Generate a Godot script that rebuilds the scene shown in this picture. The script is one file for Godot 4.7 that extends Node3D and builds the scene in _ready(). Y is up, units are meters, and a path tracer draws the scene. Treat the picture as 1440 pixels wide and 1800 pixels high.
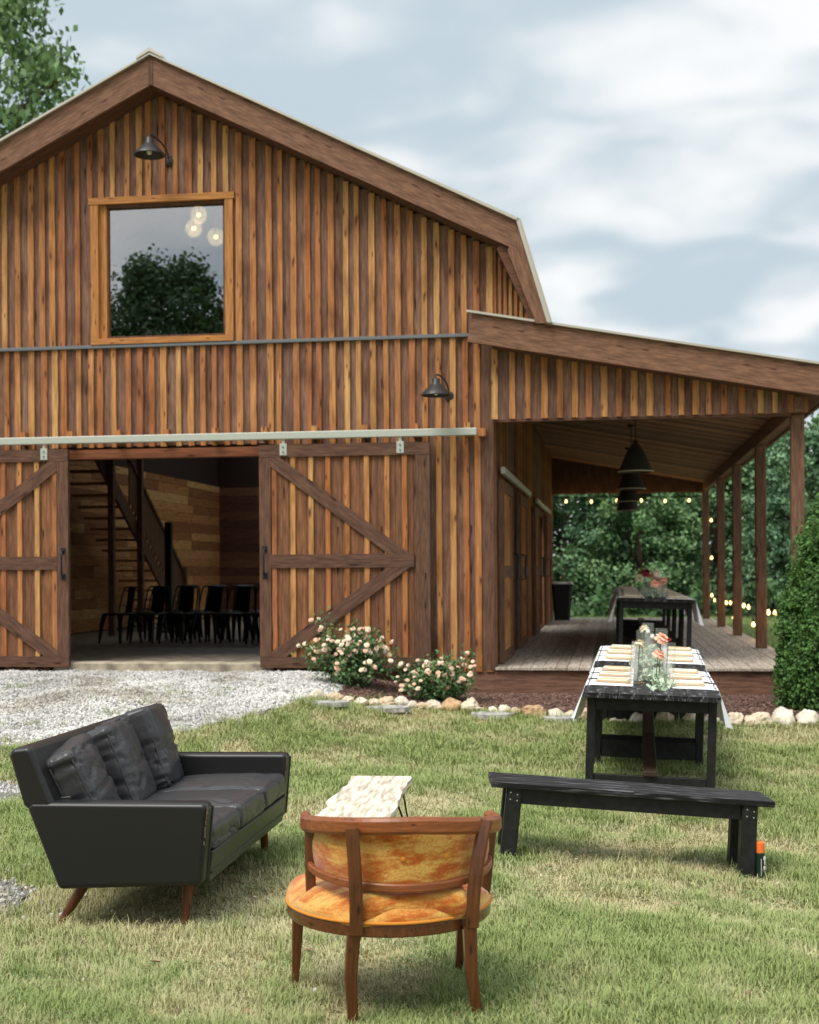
extends Node3D
# A wooden barn with a porch, lawn furniture in front. Camera at the origin, barn axes along x and z, metres.

var rng := RandomNumberGenerator.new()
var taken := {}
var T := {}
var M := {}
var unit := BoxMesh.new()
var batten_meshes: Array = []
var noise_a := FastNoiseLite.new()
var noise_b := FastNoiseLite.new()
const EXPOSURE := 2.25

# ---------------------------------------------------------------- naming helpers
func numbered(where: Node, called: String) -> String:
	var key := str(where.get_instance_id()) + called
	var n: int = taken.get(key, 0)
	taken[key] = n + 1
	return called if n == 0 else "%s_%03d" % [called, n]

func tag(o: Node, label := "", category := "", group := "", kind := "") -> Node:
	if label: o.set_meta("label", label)
	if category: o.set_meta("category", category)
	if group: o.set_meta("group", group)
	if kind: o.set_meta("kind", kind)
	return o

func thing(called: String, label: String, category: String, at := Vector3.ZERO, turn := 0.0, group := "") -> Node3D:
	var o := Node3D.new()
	o.name = numbered(self, called)
	add_child(o, true)
	o.position = at
	o.rotation.y = turn
	tag(o, label, category, group)
	return o

func dup(o: Node3D, label: String, at: Vector3, turn := 0.0, called := "") -> Node3D:
	var c: Node3D = o.duplicate()
	var base: String = called if called else str(o.name).split("_0")[0]
	c.name = numbered(self, base)
	add_child(c, true)
	c.position = at
	c.rotation.y = turn
	c.set_meta("label", label)
	return c

func group_node(parent: Node, called: String) -> Node3D:
	var o := Node3D.new()
	o.name = numbered(parent, called)
	parent.add_child(o, true)
	return o

func part(parent: Node, called: String, mesh: Mesh, mat: Material, xf := Transform3D.IDENTITY) -> MeshInstance3D:
	var o := MeshInstance3D.new()
	o.name = numbered(parent, called)
	o.mesh = mesh
	o.material_override = mat
	parent.add_child(o, true)
	o.transform = xf
	return o

func piece(parent: Node, called: String, mat: Material, c: Vector3, s: Vector3, b := Basis.IDENTITY, mesh: Mesh = null) -> MeshInstance3D:
	return part(parent, called, mesh if mesh else unit, mat, Transform3D(b * Basis.from_scale(s), c))

func span(parent: Node, called: String, mat: Material, a: Vector3, b: Vector3) -> MeshInstance3D:
	return piece(parent, called, mat, (a + b) * 0.5, (b - a).abs())

# ---------------------------------------------------------------- mesh helpers
func start() -> SurfaceTool:
	var st := SurfaceTool.new()
	st.begin(Mesh.PRIMITIVE_TRIANGLES)
	return st

func tri(st: SurfaceTool, a: Vector3, b: Vector3, c: Vector3, out: Vector3) -> void:
	var n := (b - a).cross(c - a)
	if n.length_squared() < 1e-16: return
	var flip := n.dot(out) > 0.0
	n = n.normalized() * (1.0 if flip else -1.0)
	for v in ([a, c, b] if flip else [a, b, c]):
		st.set_normal(n)
		st.set_uv(Vector2(v.x, v.y))
		st.add_vertex(v)

func quad(st: SurfaceTool, a: Vector3, b: Vector3, c: Vector3, d: Vector3, out: Vector3) -> void:
	tri(st, a, b, c, out)
	tri(st, a, c, d, out)

# a box with chamfered edges
func cbox(st: SurfaceTool, c: Vector3, size: Vector3, bev := 0.004, basis := Basis.IDENTITY) -> SurfaceTool:
	var h := size * 0.5
	var p := func(s: Vector3, axis: int) -> Vector3:
		var q := Vector3(s.x * (h.x - bev), s.y * (h.y - bev), s.z * (h.z - bev))
		q[axis] = s[axis] * h[axis]
		return c + basis * q
	for a in 3:
		var b := (a + 1) % 3
		var d := (a + 2) % 3
		for sg in [-1.0, 1.0]:
			var k: Array = []
			for e in [[-1, -1], [1, -1], [1, 1], [-1, 1]]:
				var s := Vector3.ZERO
				s[a] = sg
				s[b] = e[0]
				s[d] = e[1]
				k.append(p.call(s, a))
			var o := Vector3.ZERO
			o[a] = sg
			quad(st, k[0], k[1], k[2], k[3], basis * o)
		for e in [[-1, -1], [1, -1], [1, 1], [-1, 1]]:
			var s0 := Vector3.ZERO
			s0[a] = -1
			s0[b] = e[0]
			s0[d] = e[1]
			var s1 := s0
			s1[a] = 1
			var o := s0
			o[a] = 0
			quad(st, p.call(s0, b), p.call(s1, b), p.call(s1, d), p.call(s0, d), basis * o)
	for i in 8:
		var s := Vector3(-1 if i & 1 else 1, -1 if i & 2 else 1, -1 if i & 4 else 1)
		tri(st, p.call(s, 0), p.call(s, 1), p.call(s, 2), basis * s)
	return st

func cbox_mesh(size: Vector3, bev := 0.004) -> Mesh:
	return cbox(start(), Vector3.ZERO, size, bev).commit()

func cspan(st: SurfaceTool, a: Vector3, b: Vector3, bev := 0.004) -> SurfaceTool:
	return cbox(st, (a + b) * 0.5, (b - a).abs(), bev)

# a tapered four-sided bar from a to b; sizes are (width along side, depth)
func bar(st: SurfaceTool, a: Vector3, b: Vector3, sa: Vector2, sb: Vector2, side := Vector3.RIGHT) -> SurfaceTool:
	var ax := (b - a).normalized()
	var u := (side - ax * side.dot(ax)).normalized()
	var v := ax.cross(u)
	var q := func(p: Vector3, s: Vector2) -> Array:
		var k := []
		var cut := 0.22
		for e in [[-1, -1 + cut], [-1 + cut, -1], [1 - cut, -1], [1, -1 + cut], [1, 1 - cut], [1 - cut, 1], [-1 + cut, 1], [-1, 1 - cut]]:
			k.append(p + u * e[0] * s.x * 0.5 + v * e[1] * s.y * 0.5)
		return k
	var A: Array = q.call(a, sa)
	var B: Array = q.call(b, sb)
	for i in 8:
		var j := (i + 1) % 8
		quad(st, A[i], A[j], B[j], B[i], (A[i] + A[j]) * 0.5 - a)
		tri(st, a, A[i], A[j], -ax)
		tri(st, b, B[i], B[j], ax)
	return st

func grid_mesh(st: SurfaceTool, rows: Array, closed := false) -> SurfaceTool:
	# rows of points -> smooth surface
	var n: int = rows[0].size()
	var nr := PackedVector3Array()
	nr.resize(n * rows.size())
	var order := []
	for r in rows.size() - 1:
		for i in (n if closed else n - 1):
			var j := (i + 1) % n
			for q in [[r, i, r, j, r + 1, j], [r, i, r + 1, j, r + 1, i]]:
				var a: Vector3 = rows[q[0]][q[1]]
				var b: Vector3 = rows[q[2]][q[3]]
				var c: Vector3 = rows[q[4]][q[5]]
				var m := (c - a).cross(b - a)
				if m.length_squared() < 1e-18: continue
				for e in [0, 2, 4]:
					nr[q[e] * n + q[e + 1]] += m
					order.append(q[e] * n + q[e + 1])
	for k in order:
		var v: Vector3 = rows[k / n][k % n]
		st.set_normal(nr[k].normalized())
		st.set_uv(Vector2(v.x, v.y))
		st.add_vertex(v)
	return st

func lathe(st: SurfaceTool, prof: Array, segs := 20, at := Vector3.ZERO, basis := Basis.IDENTITY) -> SurfaceTool:
	var rows := []
	for p in prof:
		var row := []
		for i in segs:
			var a := TAU * i / segs
			row.append(at + basis * Vector3(cos(a) * p[0], p[1], sin(a) * p[0]))
		rows.append(row)
	return grid_mesh(st, rows, true)

func smooth(st: SurfaceTool) -> Mesh:
	st.index()
	return st.commit()

func tube(st: SurfaceTool, pts: Array, rad, segs := 8) -> SurfaceTool:
	var rows := []
	var ref := Vector3(0.31, 0.87, 0.39)
	for i in pts.size():
		var d: Vector3 = (pts[mini(i + 1, pts.size() - 1)] - pts[maxi(i - 1, 0)]).normalized()
		var u := d.cross(ref).normalized()
		var v := d.cross(u)
		var r: float = rad[i] if rad is Array else rad
		var row := []
		for k in segs:
			var a := TAU * k / segs
			row.append(pts[i] + (u * cos(a) + v * sin(a)) * r)
		rows.append(row)
	return grid_mesh(st, rows, true)

# rectangular section swept along points; w along "side" (horizontal normal), h along up
func sweep(st: SurfaceTool, pts: Array, w: float, h: float, round_ := 0.25, ups: Array = []) -> SurfaceTool:
	var rows := []
	for i in pts.size():
		var d: Vector3 = (pts[mini(i + 1, pts.size() - 1)] - pts[maxi(i - 1, 0)]).normalized()
		var up: Vector3 = ups[i] if ups.size() else Vector3.UP
		var s := d.cross(up).normalized()
		var u := s.cross(d).normalized()
		var row := []
		var c := round_
		for e in [[-1, -1 + c], [-1 + c, -1], [1 - c, -1], [1, -1 + c], [1, 1 - c], [1 - c, 1], [-1 + c, 1], [-1, 1 - c]]:
			row.append(pts[i] + s * e[0] * w * 0.5 + u * e[1] * h * 0.5)
		rows.append(row)
	for r in rows.size() - 1:
		for i in 8:
			var j := (i + 1) % 8
			var m: Vector3 = (pts[r] + pts[r + 1]) * 0.5
			quad(st, rows[r][i], rows[r][j], rows[r + 1][j], rows[r + 1][i], (rows[r][i] + rows[r][j] + rows[r + 1][i] + rows[r + 1][j]) * 0.25 - m)
	for e in [0, rows.size() - 1]:
		var o: Vector3 = (pts[0] - pts[1]) if e == 0 else (pts[e] - pts[e - 1])
		for i in range(1, 7):
			tri(st, rows[e][0], rows[e][i], rows[e][i + 1], o)
	return st

# a rounded box, subdivided, with a displacement callable(point, normal) -> float
func rbox(size: Vector3, r: float, n: int, puff: Callable) -> Mesh:
	var st := start()
	st.set_smooth_group(0)
	var h := size * 0.5
	var f := func(c: Vector3) -> Vector3:
		var p := c * h
		var inner := Vector3(clampf(p.x, -h.x + r, h.x - r), clampf(p.y, -h.y + r, h.y - r), clampf(p.z, -h.z + r, h.z - r))
		var d := p - inner
		var nn := d.normalized() if d.length() > 1e-6 else Vector3.ZERO
		var q := inner + nn * r
		return q + nn * puff.call(q, nn)
	for a in 3:
		var b := (a + 1) % 3
		var d := (a + 2) % 3
		for sg in [-1.0, 1.0]:
			for i in n:
				for j in n:
					var k := []
					for e in [[0, 0], [1, 0], [1, 1], [0, 1]]:
						var c := Vector3.ZERO
						c[a] = sg
						c[b] = -cos(PI * (i + e[0]) / n)
						c[d] = -cos(PI * (j + e[1]) / n)
						k.append(f.call(c))
					var order := [0, 1, 2, 0, 2, 3] if sg < 0 else [0, 2, 1, 0, 3, 2]
					for q in order:
						var v: Vector3 = k[q]
						v = Vector3(snappedf(v.x, 1e-5), snappedf(v.y, 1e-5), snappedf(v.z, 1e-5))
						st.add_vertex(v)
	st.index()
	st.generate_normals()
	return st.commit()

func ball(r: float, segs := 10, rings := 6) -> Mesh:
	var s := SphereMesh.new()
	s.radius = r
	s.height = 2 * r
	s.radial_segments = segs
	s.rings = rings
	return s

func prism(st: SurfaceTool, poly: PackedVector2Array, z0: float, z1: float) -> SurfaceTool:
	# polygon in x,y extruded along z
	var idx := Geometry2D.triangulate_polygon(poly)
	for i in range(0, idx.size(), 3):
		var a := poly[idx[i]]
		var b := poly[idx[i + 1]]
		var c := poly[idx[i + 2]]
		tri(st, Vector3(a.x, a.y, z0), Vector3(b.x, b.y, z0), Vector3(c.x, c.y, z0), Vector3(0, 0, z0 - z1))
		tri(st, Vector3(a.x, a.y, z1), Vector3(b.x, b.y, z1), Vector3(c.x, c.y, z1), Vector3(0, 0, z1 - z0))
	var cw := Geometry2D.is_polygon_clockwise(poly)
	for i in poly.size():
		var a := poly[i]
		var b := poly[(i + 1) % poly.size()]
		var t := b - a
		var o := Vector3(t.y, -t.x, 0) * (-1.0 if cw else 1.0)
		quad(st, Vector3(a.x, a.y, z0), Vector3(b.x, b.y, z0), Vector3(b.x, b.y, z1), Vector3(a.x, a.y, z1), o)
	return st

# ---------------------------------------------------------------- ground shape
func ss(a: float, b: float, x: float) -> float:
	var t := clampf((x - a) / (b - a), 0, 1)
	return t * t * (3 - 2 * t)

func gh(x: float, z: float) -> float:
	var rise := ss(-11.0, -15.8, z)
	var top := lerpf(0.47, 0.2, ss(-3.6, -1.6, x))
	return rise * top - 0.085 * clampf(x + 0.65, 0, 1.9) * ss(-5.8, -7.6, z) * ss(-12.2, -8.6, z)

func on_ground(x: float, z: float, lift := 0.0) -> Vector3:
	return Vector3(x, gh(x, z) + lift, z)

func gravel_at(x: float, z: float) -> float:
	# >0 inside the gravel
	var n := noise_a.get_noise_2d(x * 60, z * 60) * 0.5 + noise_b.get_noise_2d(x * 200, z * 200) * 0.25
	var edge := 0.0
	# main yard: polyline boundary  x as a function of z / z as a function of x
	var zb := -11.2
	if x < -5.45: zb = lerpf(-11.1, -12.1, ss(-7.5, -5.3, x))
	elif x < -4.3: zb = lerpf(-12.25, -12.65, ss(-5.45, -4.3, x))
	elif x < -3.6: zb = lerpf(-12.65, -13.4, ss(-4.3, -3.6, x))
	else: zb = lerpf(-13.4, -14.3, ss(-3.6, -3.05, x))
	edge = zb - z + n * 0.45
	if x > -2.95: edge = -1.0
	# worn patches on the left edge of the lawn
	var p1 := 0.30 - Vector2((x + 3.35) * 0.9, (z + 6.6) * 0.6).length() + n * 0.3
	var p2 := 0.35 - Vector2((x + 4.75) * 0.8, (z + 9.7) * 0.55).length() + n * 0.3
	return maxf(edge, maxf(p1, p2))

# ---------------------------------------------------------------- textures
func fbm(freq: float, oct: int, sd: int, type := FastNoiseLite.TYPE_SIMPLEX_SMOOTH) -> FastNoiseLite:
	var n := FastNoiseLite.new()
	n.noise_type = type
	n.seed = sd
	n.frequency = freq
	n.fractal_type = FastNoiseLite.FRACTAL_FBM
	n.fractal_octaves = oct
	return n

func tex(im: Image) -> ImageTexture:
	return ImageTexture.create_from_image(im)

# grain runs along v; values multiply the base colour
func wood_image(w: int, h: int, sd: int, knots: int, contrast: float) -> Image:
	var n1 := fbm(1.0, 3, sd)
	var n2 := fbm(1.0, 2, sd + 7)
	var r := RandomNumberGenerator.new()
	r.seed = sd
	var ks := []
	for i in knots:
		ks.append([r.randf() * w, r.randf() * h, r.randf_range(5, 11)])
	var d := PackedByteArray()
	d.resize(w * h * 3)
	var near := []
	for y in h:
		var a := TAU * y / h
		var ca := cos(a)
		var sa := sin(a)
		near.clear()
		for k in ks:
			if absf(y - k[1]) < k[2] * 5: near.append(k)
		for x in w:
			var fx := float(x)
			var knot := 0.0
			for k in near:
				var dx: float = (fx - k[0]) / k[2]
				var dy: float = (y - k[1]) / (k[2] * 1.7)
				var q := dx * dx + dy * dy
				if q < 14.0:
					fx += exp(-q * 0.35) * signf(dx) * k[2] * 0.9
					knot = maxf(knot, exp(-q * 1.1))
			var s := n1.get_noise_3d(fx * 0.035, ca * 0.9, sa * 0.9)
			var f := n2.get_noise_3d(fx * 0.22, ca * 2.5, sa * 2.5)
			var v := 0.84 + contrast * (0.34 * s + 0.2 * f) - 0.5 * knot
			v = clampf(v, 0.12, 1.0)
			var i := (y * w + x) * 3
			d[i] = int(255 * clampf(v + 0.02 * knot, 0, 1))
			d[i + 1] = int(255 * clampf(v * (1.0 - 0.12 * knot) - 0.03 * (1 - v), 0, 1))
			d[i + 2] = int(255 * clampf(v * (1.0 - 0.2 * knot) - 0.05 * (1 - v), 0, 1))
	return Image.create_from_data(w, h, false, Image.FORMAT_RGB8, d)

func ramp_image(w: int, n: FastNoiseLite, stops: Array, seamless := true) -> Image:
	var g: Image = n.get_seamless_image(w, w, false, false, 0.1, true) if seamless else n.get_image(w, w, false, false, true)
	g.convert(Image.FORMAT_L8)
	var src := g.get_data()
	var lut: Array = []
	for i in 256:
		var t := i / 255.0
		var c: Color = stops[stops.size() - 1][1]
		for k in stops.size() - 1:
			if t <= stops[k + 1][0]:
				c = stops[k][1].lerp(stops[k + 1][1], clampf((t - stops[k][0]) / (stops[k + 1][0] - stops[k][0]), 0, 1))
				break
		lut.append(c)
	var d := PackedByteArray()
	d.resize(w * w * 3)
	for i in w * w:
		var c: Color = lut[src[i]]
		d[i * 3] = int(c.r * 255)
		d[i * 3 + 1] = int(c.g * 255)
		d[i * 3 + 2] = int(c.b * 255)
	return Image.create_from_data(w, w, false, Image.FORMAT_RGB8, d)

func gray(v: float) -> Color:
	return Color(v, v, v)

func make_textures() -> void:
	var wv := wood_image(512, 1024, 11, 22, 0.5)
	T.wood_v = tex(wv)
	var wh: Image = wv.duplicate()
	wh.rotate_90(CLOCKWISE)
	T.wood_h = tex(wh)
	var wr := wood_image(512, 512, 23, 3, 0.7)
	T.rough_v = tex(wr)
	var rh: Image = wr.duplicate()
	rh.rotate_90(CLOCKWISE)
	T.rough_h = tex(rh)
	T.blotch = tex(ramp_image(512, fbm(0.012, 5, 5), [[0.0, gray(0.62)], [0.35, gray(0.8)], [0.65, gray(0.95)], [1.0, gray(1.0)]]))
	T.weather = tex(ramp_image(512, fbm(0.014, 6, 7), [[0.0, Color8(180, 170, 164)], [0.4, Color8(236, 230, 226)], [0.6, gray(0.97)], [1.0, gray(1.0)]]))
	T.fine = tex(ramp_image(512, fbm(0.09, 4, 9), [[0.0, gray(0.3)], [1.0, gray(1.0)]]))
	T.grain = tex(ramp_image(512, fbm(0.06, 5, 15), [[0.0, gray(0.82)], [1.0, gray(1.0)]]))
	T.soil = tex(ramp_image(1024, fbm(0.02, 6, 31), [[0.0, Color8(92, 84, 58)], [0.4, Color8(128, 120, 78)], [0.6, Color8(158, 148, 104)], [1.0, Color8(186, 172, 132)]]))
	T.concrete = tex(ramp_image(512, fbm(0.01, 6, 41), [[0.0, gray(0.6)], [0.5, gray(0.86)], [1.0, gray(1.0)]]))
	T.stone = tex(ramp_image(512, fbm(0.014, 6, 51), [[0.0, Color8(196, 176, 150)], [0.4, Color8(224, 214, 198)], [0.6, Color8(240, 234, 224)], [1.0, Color8(250, 248, 244)]]))
	# crushed velvet: sheen of the nap brushed both ways, painted into the colour
	var w := 512
	var d := PackedByteArray()
	d.resize(w * w * 3)
	var na := fbm(0.0075, 4, 61)
	var nb := fbm(0.05, 3, 62)
	var nc := fbm(0.02, 2, 63)
	for y in w:
		for x in w:
			var wx := x + nc.get_noise_2d(x, y) * 3
			var wy := y + nc.get_noise_2d(x + 900, y) * 3
			var v := na.get_noise_2d(wx * 0.9, wy * 2.6) * 1.5 + nb.get_noise_2d(wx * 0.5, wy * 1.9) * 0.8 + 0.28
			v = clampf(v * 0.85 + 0.32, 0, 1)
			var f := 0.88 + 0.2 * nb.get_noise_2d(x * 2.5, y * 7.0)
			var c := Color8(196, 98, 20).lerp(Color8(236, 184, 96), v)
			var i := (y * w + x) * 3
			d[i] = int(clampf(c.r * f, 0, 1) * 255)
			d[i + 1] = int(clampf(c.g * f, 0, 1) * 255)
			d[i + 2] = int(clampf(c.b * f, 0, 1) * 255)
	T.velvet = tex(Image.create_from_data(w, w, false, Image.FORMAT_RGB8, d))
	# worn black paint: mostly black with rubbed grey streaks along v
	var st := fbm(1.0, 4, 71)
	var pt := fbm(0.014, 3, 72)
	for y in w:
		for x in w:
			var s := st.get_noise_2d(x * 0.09, y * 0.006) + 0.5 * st.get_noise_2d(x * 0.3, y * 0.02)
			var p := pt.get_noise_2d(x, y * 0.5)
			var v := 0.11 + 0.5 * clampf((s + p * 1.2) * 1.1 - 0.1, 0, 1)
			var i := (y * w + x) * 3
			d[i] = int(v * 255)
			d[i + 1] = int(v * 255)
			d[i + 2] = int(v * 262) if v < 0.9 else 255
	var worn := Image.create_from_data(w, w, false, Image.FORMAT_RGB8, d)
	T.worn_v = tex(worn)
	var worn_h: Image = worn.duplicate()
	worn_h.rotate_90(CLOCKWISE)
	T.worn_h = tex(worn_h)

func mat(color: Color, rough := 0.85, t: Texture2D = null, scale := Vector3.ONE, world := true, bump := 0.0) -> StandardMaterial3D:
	var m := StandardMaterial3D.new()
	m.albedo_color = color
	m.roughness = rough
	m.metallic_specular = 0.4
	if t:
		m.albedo_texture = t
		m.uv1_triplanar = true
		m.uv1_world_triplanar = world
		m.uv1_scale = scale
		m.uv1_triplanar_sharpness = 4.0
		if bump > 0:
			m.heightmap_enabled = true
			m.heightmap_texture = t
			m.heightmap_scale = bump
	return m

func metal(color: Color, rough := 0.45, metallic := 0.8) -> StandardMaterial3D:
	var m := mat(color, rough)
	m.metallic = metallic
	return m

const GV := Vector3(1.7, 0.36, 1.7)      # grain up
const GX := Vector3(0.36, 1.7, 1.7)      # grain along x (rotated texture)
const GZ := Vector3(1.7, 1.7, 0.36)      # grain along z

func make_materials() -> void:
	var orange := [Color8(222, 158, 96), Color8(214, 146, 88), Color8(228, 168, 104), Color8(204, 132, 78), Color8(194, 126, 80), Color8(218, 152, 94), Color8(234, 180, 114), Color8(202, 138, 88)]
	M.batten = []
	for c in orange:
		M.batten.append(mat(c, 0.75, T.wood_v, GV, true, 0.25))
		M.batten[-1].uv1_offset = Vector3(0.31, 0.17, 0.23) * M.batten.size()
	var brown := [Color8(154, 118, 100), Color8(147, 112, 96), Color8(160, 124, 105), Color8(143, 109, 94), Color8(156, 122, 106), Color8(150, 113, 94)]
	M.board = []
	for c in brown: M.board.append(mat(c, 0.85, T.rough_v, Vector3(1.9, 0.45, 1.9), true, 0.5))
	M.shaded_far_board = mat(Color8(84, 62, 52), 0.85, T.rough_v, Vector3(1.9, 0.45, 1.9), true, 0.5)  # darker copy of the boards, porch shade put into the colour
	for m in M.board + M.batten:
		# slow weathering across the wall
		m.detail_enabled = true
		m.detail_albedo = T.weather
		m.detail_blend_mode = BaseMaterial3D.BLEND_MODE_MUL
		m.detail_uv_layer = BaseMaterial3D.DETAIL_UV_2
		m.uv2_triplanar = true
		m.uv2_world_triplanar = true
		m.uv2_scale = Vector3(0.35, 0.16, 0.35)
	M.door_board = []
	for c in [Color8(146, 100, 70), Color8(154, 104, 70), Color8(136, 94, 68)]: M.door_board.append(mat(c, 0.8, T.rough_v, Vector3(1.9, 0.45, 1.9), true, 0.5))
	M.frame_v = mat(Color8(116, 84, 67), 0.8, T.rough_v, Vector3(1.9, 0.6, 1.9), true, 0.5)
	M.frame_h = mat(Color8(112, 81, 65), 0.8, T.rough_h, Vector3(0.6, 1.9, 1.9), true, 0.5)
	M.brace = mat(Color8(113, 82, 66), 0.8, T.rough_h, Vector3(0.6, 1.9, 1.9), false, 0.5)
	M.fascia = mat(Color8(142, 104, 82), 0.75, T.rough_h, Vector3(0.7, 2.6, 2.6), false, 0.3)
	M.soffit = mat(Color8(112, 76, 58), 0.85, T.rough_h, Vector3(0.4, 1.3, 1.3), true, 0.4)
	M.beam_z = mat(Color8(132, 96, 74), 0.8, T.rough_h, Vector3(1.7, 1.7, 0.5), true, 0.4)
	M.post = mat(Color8(132, 98, 78), 0.8, T.rough_v, Vector3(1.9, 0.5, 1.9), true, 0.4)
	M.sheath = mat(Color8(52, 38, 30), 0.9)
	M.trim_wood_v = mat(Color8(208, 142, 80), 0.7, T.wood_v, GV, true, 0.2)
	M.trim_wood_h = mat(Color8(208, 142, 80), 0.7, T.wood_h, GX, true, 0.2)
	M.lintel = mat(Color8(168, 104, 74), 0.75, T.wood_h, GX, true, 0.2)
	M.deck = []
	for c in [Color8(198, 186, 172), Color8(206, 194, 180), Color8(188, 176, 162), Color8(200, 190, 178)]: M.deck.append(mat(c, 0.85, T.rough_v, Vector3(1.9, 1.9, 0.45), true, 0.4))
	M.skirt = mat(Color8(136, 100, 82), 0.85, T.rough_h, Vector3(0.5, 1.7, 1.7), true, 0.4)
	M.ceiling = []
	for c in [Color8(150, 108, 76), Color8(124, 88, 62), Color8(170, 124, 86), Color8(106, 76, 56), Color8(134, 100, 74)]: M.ceiling.append(mat(c, 0.85, T.wood_h, GX, true, 0.2))
	M.accent = []
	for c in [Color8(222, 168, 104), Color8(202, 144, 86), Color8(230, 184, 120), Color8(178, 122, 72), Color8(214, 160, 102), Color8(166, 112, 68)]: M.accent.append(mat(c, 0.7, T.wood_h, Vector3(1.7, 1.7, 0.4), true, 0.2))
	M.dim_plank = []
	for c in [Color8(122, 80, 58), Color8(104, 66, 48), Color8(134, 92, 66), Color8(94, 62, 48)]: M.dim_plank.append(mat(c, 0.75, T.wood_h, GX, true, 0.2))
	M.stair = mat(Color8(120, 86, 60), 0.75, T.rough_v, Vector3(1.9, 0.5, 1.9), true, 0.3)
	M.galv = metal(Color8(186, 190, 180), 0.5, 0.35)
	M.galv_dark = metal(Color8(112, 116, 118), 0.5, 0.4)
	M.roof_metal = metal(Color8(190, 184, 172), 0.45, 0.4)
	M.black_metal = metal(Color8(58, 57, 56), 0.42, 0.3)
	M.iron = metal(Color8(40, 46, 52), 0.5, 0.4)
	M.chair_metal = mat(Color8(16, 16, 17), 0.28)
	M.concrete = mat(Color8(190, 178, 156), 0.9, T.concrete, Vector3.ONE * 0.7, true, 0.2)
	M.floor_in = mat(Color8(150, 140, 124), 0.45, T.concrete, Vector3.ONE * 0.7)
	M.black_paint_z = mat(Color8(200, 200, 204), 0.5, T.worn_v, Vector3(2.2, 2.2, 1.2), false, 0.15)
	M.black_paint_x = mat(Color8(180, 180, 184), 0.5, T.worn_h, Vector3(0.8, 2.6, 2.6), false, 0.04)
	M.black_paint = mat(Color8(34, 35, 35), 0.5, T.blotch, Vector3.ONE * 2.0, false, 0.05)
	M.stretcher = mat(Color8(70, 52, 40), 0.5, T.rough_v, Vector3(1.9, 1.9, 0.6), false, 0.2)
	M.leather = mat(Color8(38, 38, 39), 0.34, T.grain, Vector3.ONE * 5.0, false, 0.02)
	M.leather_soft = mat(Color8(64, 64, 67), 0.34, T.grain, Vector3.ONE * 4.0, false, 0.03)
	M.leather_rail = mat(Color8(56, 60, 54), 0.36, T.grain, Vector3.ONE * 4.0, false, 0.02)
	M.worn_edge = mat(Color8(150, 136, 112), 0.8, T.fine, Vector3.ONE * 6.0, false)
	M.sofa_leg = mat(Color8(112, 66, 36), 0.5, T.wood_v, Vector3(3, 0.8, 3), false, 0.1)
	M.walnut = mat(Color8(112, 64, 36), 0.28, T.wood_v, Vector3(3.4, 0.9, 3.4), false, 0.05)
	M.walnut.clearcoat_enabled = true
	M.walnut.clearcoat = 0.5
	M.walnut.clearcoat_roughness = 0.2
	M.walnut_rail = mat(Color8(160, 92, 50), 0.42, T.wood_h, Vector3(0.9, 3.4, 3.4), false, 0.05)
	M.walnut_rail.clearcoat_enabled = true
	M.walnut_rail.clearcoat = 0.25
	M.walnut_rail.clearcoat_roughness = 0.35
	M.velvet = mat(Color(1, 1, 1), 0.8, T.velvet, Vector3(1.15, 1.15, 1.15), false)
	M.velvet.uv1_offset = Vector3(0.5, 0.5, 0.5)
	M.velvet.rim_enabled = true
	M.velvet.rim = 0.6
	M.velvet.rim_tint = 0.6
	M.velvet.heightmap_enabled = true
	M.velvet.heightmap_texture = T.fine
	M.velvet.heightmap_scale = 0.12
	M.piping = mat(Color8(200, 130, 48), 0.8)
	M.slab = mat(Color8(232, 218, 198), 0.7, T.blotch, Vector3(4.0, 0.5, 4.0), false, 0.05)
	M.bark_edge = mat(Color8(150, 118, 84), 0.9, T.rough_v, Vector3(3, 3, 1), false, 0.3)
	M.hairpin = metal(Color8(60, 50, 44), 0.6, 0.5)
	M.linen = mat(Color8(232, 234, 238), 0.9, T.fine, Vector3.ONE * 8.0, false)
	M.linen.albedo_texture = null
	M.plates = []
	for c in [Color8(240, 230, 206), Color8(226, 196, 156), Color8(216, 184, 146), Color8(244, 238, 222)]: M.plates.append(mat(c, 0.7, T.grain, Vector3(3, 3, 3), false))
	M.card = mat(Color8(220, 180, 138), 0.85)
	M.gold = metal(Color8(226, 186, 100), 0.3, 0.9)
	var glass := mat(Color(0.95, 0.98, 0.97, 0.06), 0.03)
	glass.transparency = BaseMaterial3D.TRANSPARENCY_ALPHA
	glass.metallic_specular = 0.5
	M.glass = glass
	var pane := mat(Color(0.75, 0.78, 0.8, 0.0), 0.0)
	pane.refraction_enabled = true
	pane.refraction_scale = 0.24
	M.pane = pane
	M.water = glass
	M.cap_white = mat(Color8(236, 236, 232), 0.4)
	M.peach = mat(Color8(250, 188, 162), 0.8)
	M.peach.backlight_enabled = true
	M.peach.backlight = Color(0.3, 0.15, 0.1)
	M.cream_flower = mat(Color8(238, 226, 196), 0.8)
	M.red_flower = mat(Color8(122, 34, 36), 0.8)
	M.leaf = mat(Color(1, 1, 1), 0.7)
	M.leaf.vertex_color_use_as_albedo = true
	M.leaf.backlight_enabled = true
	M.leaf.backlight = Color(0.45, 0.5, 0.3)
	M.grass = mat(Color(1, 1, 1), 0.75)
	M.grass.vertex_color_use_as_albedo = true
	M.grass.backlight_enabled = true
	M.grass.backlight = Color(0.5, 0.5, 0.4)
	M.tint = mat(Color(1, 1, 1), 0.9)
	M.tint.vertex_color_use_as_albedo = true
	M.soil = mat(Color(0.95, 0.95, 0.95), 0.95, T.soil, Vector3.ONE * 0.55, true, 1.5)
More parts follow.
